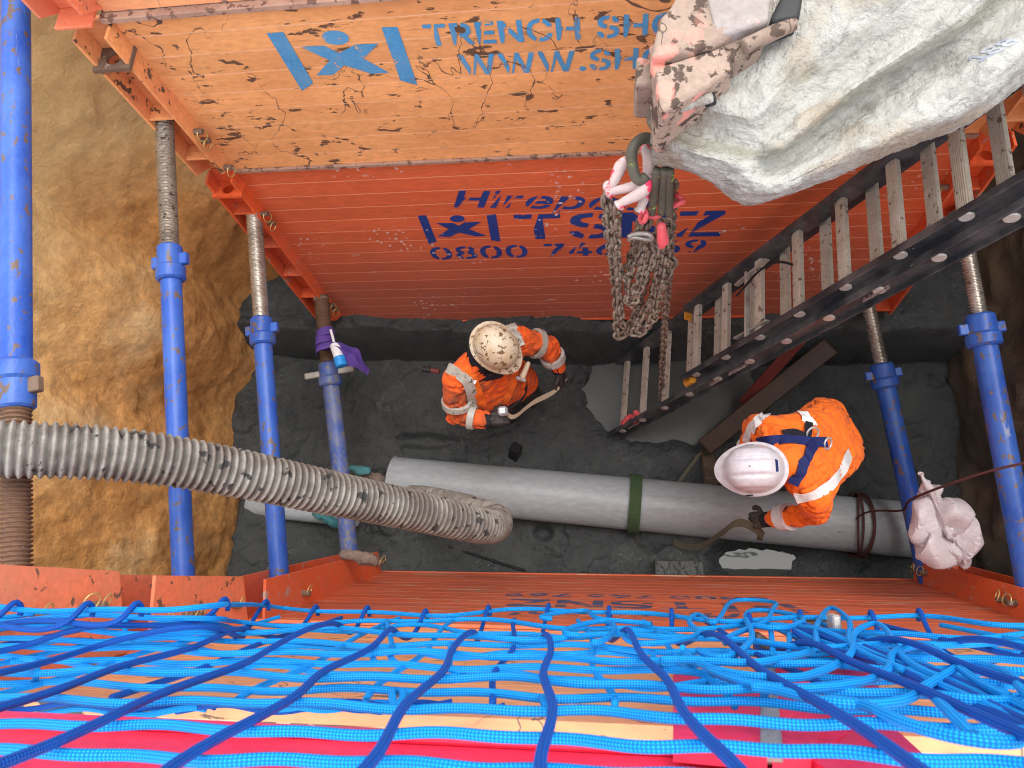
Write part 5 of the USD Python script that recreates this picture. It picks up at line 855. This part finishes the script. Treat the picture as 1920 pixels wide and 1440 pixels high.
solo('gravel_heap', grid(np.stack([GA, GB, gz + 0.05 + 0.05 * fbm(np.stack([GA, GB, GA * 0], -1) * 12, 3, 4)], -1)), M['gravel'], kind='structure', smooth=True)

def nh(y, x=960.0):
    "depth of the net below the eye: it hangs almost plumb and drapes over the left end post"
    return np.minimum(0.26 * F / (y - 1000.0), 1.62 + max(0.0, x - 380) * 0.006)
net = thing('safety_net', 'bright blue braided rope safety net draped along the near edge of the trench', 'safety net', Q(960, 1300, 1.2))
RR = 0.0070
def ropepart(pts, mt, r=RR, seg=8, n=None, name='rope'):
    pts = np.asarray(pts); n = n or max(8, int(np.linalg.norm(np.diff(pts, axis=0), axis=1).sum() / 0.012)); p = smoothpath(pts, n); m_, uv_ = tube(p, r, seg, caps=True, uvs=True)
    part(net, name, m_, mt, smooth=True, uv=uv_)
YI = [1138, 1158, 1178, 1196, 1214, 1234, 1256, 1281, 1308, 1356, 1410, 1475]
def rowy(i, x):
    s = np.interp(YI[i], [1138, 1410], [10, 30]); y = YI[i] + s * np.minimum(x, 960) / 960 + 1.9 * s * np.maximum(x - 960, 0) / 960
    return y + 5 * np.sin(x / 97 + i * 2.3) * (1.3 if i < 3 else 0.6) + 3 * np.sin(x / 41 + i * 1.1)
for i in range(len(YI)):
    xs = np.arange(-300, 2260, 38.0); ys_ = rowy(i, xs); back = 0.10 if i in (1, 3, 5, 7) else 0.0
    ropepart([Q(x, y, nh(y, x) + back + 0.012 * math.sin(x / 60 + i)) for x, y in zip(xs, ys_)], M['rope'])
for k in range(-10, 8):
    xb = 1025 + 262 * k; pts = []
    for i in range(len(YI)):
        if i in (1, 3, 5, 7): continue
        y = YI[i] + 8
        for _ in range(3): px = 1030 + (xb - 1030) * (y - 1000) / 345 + 11 * math.sin(k * 3 + i * 1.7); y = float(rowy(i, px))
        if abs(px - 960) > 1500: continue
        pts.append(Q(px, y, nh(y, px) - (0.006 if not pts else 0.030)))
    e_ = pts[0]
    pts = [e_ + [0.004, -0.016, -0.016], e_ + [0.002, 0.006, -0.016], e_ + [0, 0.016, 0.0], e_ + [-0.001, 0.006, 0.017], e_ + [-0.002, -0.006, 0.03]] + [p + [0, 0.010, 0] for p in pts[1:]]
    ropepart(pts, M['ropedark'], RR * 0.98)
for i, (y_, sl, bk) in enumerate(((1169, 16, .15), (1205, 20, .17), (1245, 24, .15))):
    xs = np.arange(-300, 2260, 46.0); ys_ = y_ + sl * np.minimum(xs, 960) / 960 + 1.8 * sl * np.maximum(xs - 960, 0) / 960 + 7 * np.sin(xs / 71 + i * 1.9) + 4 * np.sin(xs / 33 + i)
    ropepart([Q(x, y, nh(y, x) + bk + 0.02 * math.sin(x / 50 + i * 2)) for x, y in zip(xs, ys_)], M['rope'], RR * 0.92)
for k in range(-10, 9):
    xb = 900 + 262 * k; pts = []
    for y in (1150, 1175, 1200, 1225, 1250, 1278, 1306):
        px = 1030 + (xb - 1030) * (y - 1000) / 345 + 9 * math.sin(y / 17 + k); y2 = y + 12 * px / 960; pts.append(Q(px, y2, nh(y2, px) + 0.12))
    ropepart(pts, M['rope'] if k % 3 else M['ropedark'], RR * 0.92)
for k in range(16):
    i = (1, 3, 5, 7)[k % 4]; x = rng.uniform(0, 1900); y0_, y1_ = float(rowy(i, x)), float(rowy(min(i + 2, 8), x)); ropepart([Q(x, y0_, nh(y0_, x) + 0.1), Q(x + rng.uniform(-8, 8), (y0_ + y1_) / 2, nh((y0_ + y1_) / 2, x) + 0.08), Q(x + rng.uniform(-14, 14), y1_, nh(y1_, x) + 0.1)], M['rope'], RR * 0.95)
def c8(pts): return [(x / 2 + 960, y / 2 + 1040) for x, y in pts]
for pts in ([(420, 300), (560, 330), (670, 310), (665, 250), (700, 225), (740, 250), (800, 200), (900, 170), (960, 175), (985, 195), (930, 260), (830, 300), (800, 330)], [(700, 360), (800, 385), (870, 350), (890, 270), (960, 210), (1030, 220), (1060, 265), (1000, 275), (900, 265)], [(560, 395), (760, 400), (900, 405), (1000, 390), (1080, 375), (1140, 310), (1155, 240), (1200, 200), (1250, 230), (1265, 300), (1275, 340), (1340, 380), (1460, 430)],
            [(640, 350), (800, 440), (950, 460), (1050, 462), (1120, 450), (1220, 410), (1280, 340), (1300, 280), (1360, 258), (1410, 290), (1440, 350), (1500, 410), (1600, 460)], [(740, 430), (880, 480), (1020, 500), (1180, 495), (1340, 470), (1420, 400), (1450, 360), (1530, 340), (1610, 370), (1650, 400), (1740, 470), (1860, 530)], [(900, 500), (1080, 530), (1240, 560), (1380, 560), (1540, 500), (1640, 440), (1720, 410), (1820, 430), (1900, 490), (2000, 560)], [(1180, 545), (1300, 560), (1500, 640), (1700, 690), (1900, 700)], [(150, 240), (200, 215), (260, 210), (330, 240), (420, 250), (520, 260)],
            [(250, 300), (270, 260), (330, 250), (380, 290), (300, 330)], [(1560, 510), (1620, 570), (1690, 640), (1730, 680)]):
    q = c8(pts); ropepart([Q(x, y, nh(y, x) - 0.05 - 0.02 * math.sin(j)) for j, (x, y) in enumerate(q)], M['rope'], name='loose_loop')
for k in range(6):
    pts = [(1060, 250 + 9 * k), (1280, 322 + 10 * k), (1440, 378 + 11 * k), (1620, 440 + 14 * k), (1830, 530 + 16 * k), (2000, 610 + 18 * k)]
    ropepart([Q(x, y + 3 * math.sin(x / 30 + k), nh(y, x) + 0.02 + 0.015 * math.sin(k * 2 + x / 80)) for x, y in c8(pts)], M['ropedark'] if k % 2 else M['rope'], name='gathered_rope')
for k in range(7):
    x0 = rng.uniform(-60, 620); y0_ = rng.uniform(1322, 1335); pts = [Q(x0 + j * 55, y0_ + 7 * math.sin(j * 1.7 + k), 1.62 + 0.02 * math.sin(j + k)) for j in range(8)]; ropepart(pts, M['ropedark'] if k % 3 else M['rope'], name='heaped_rope')
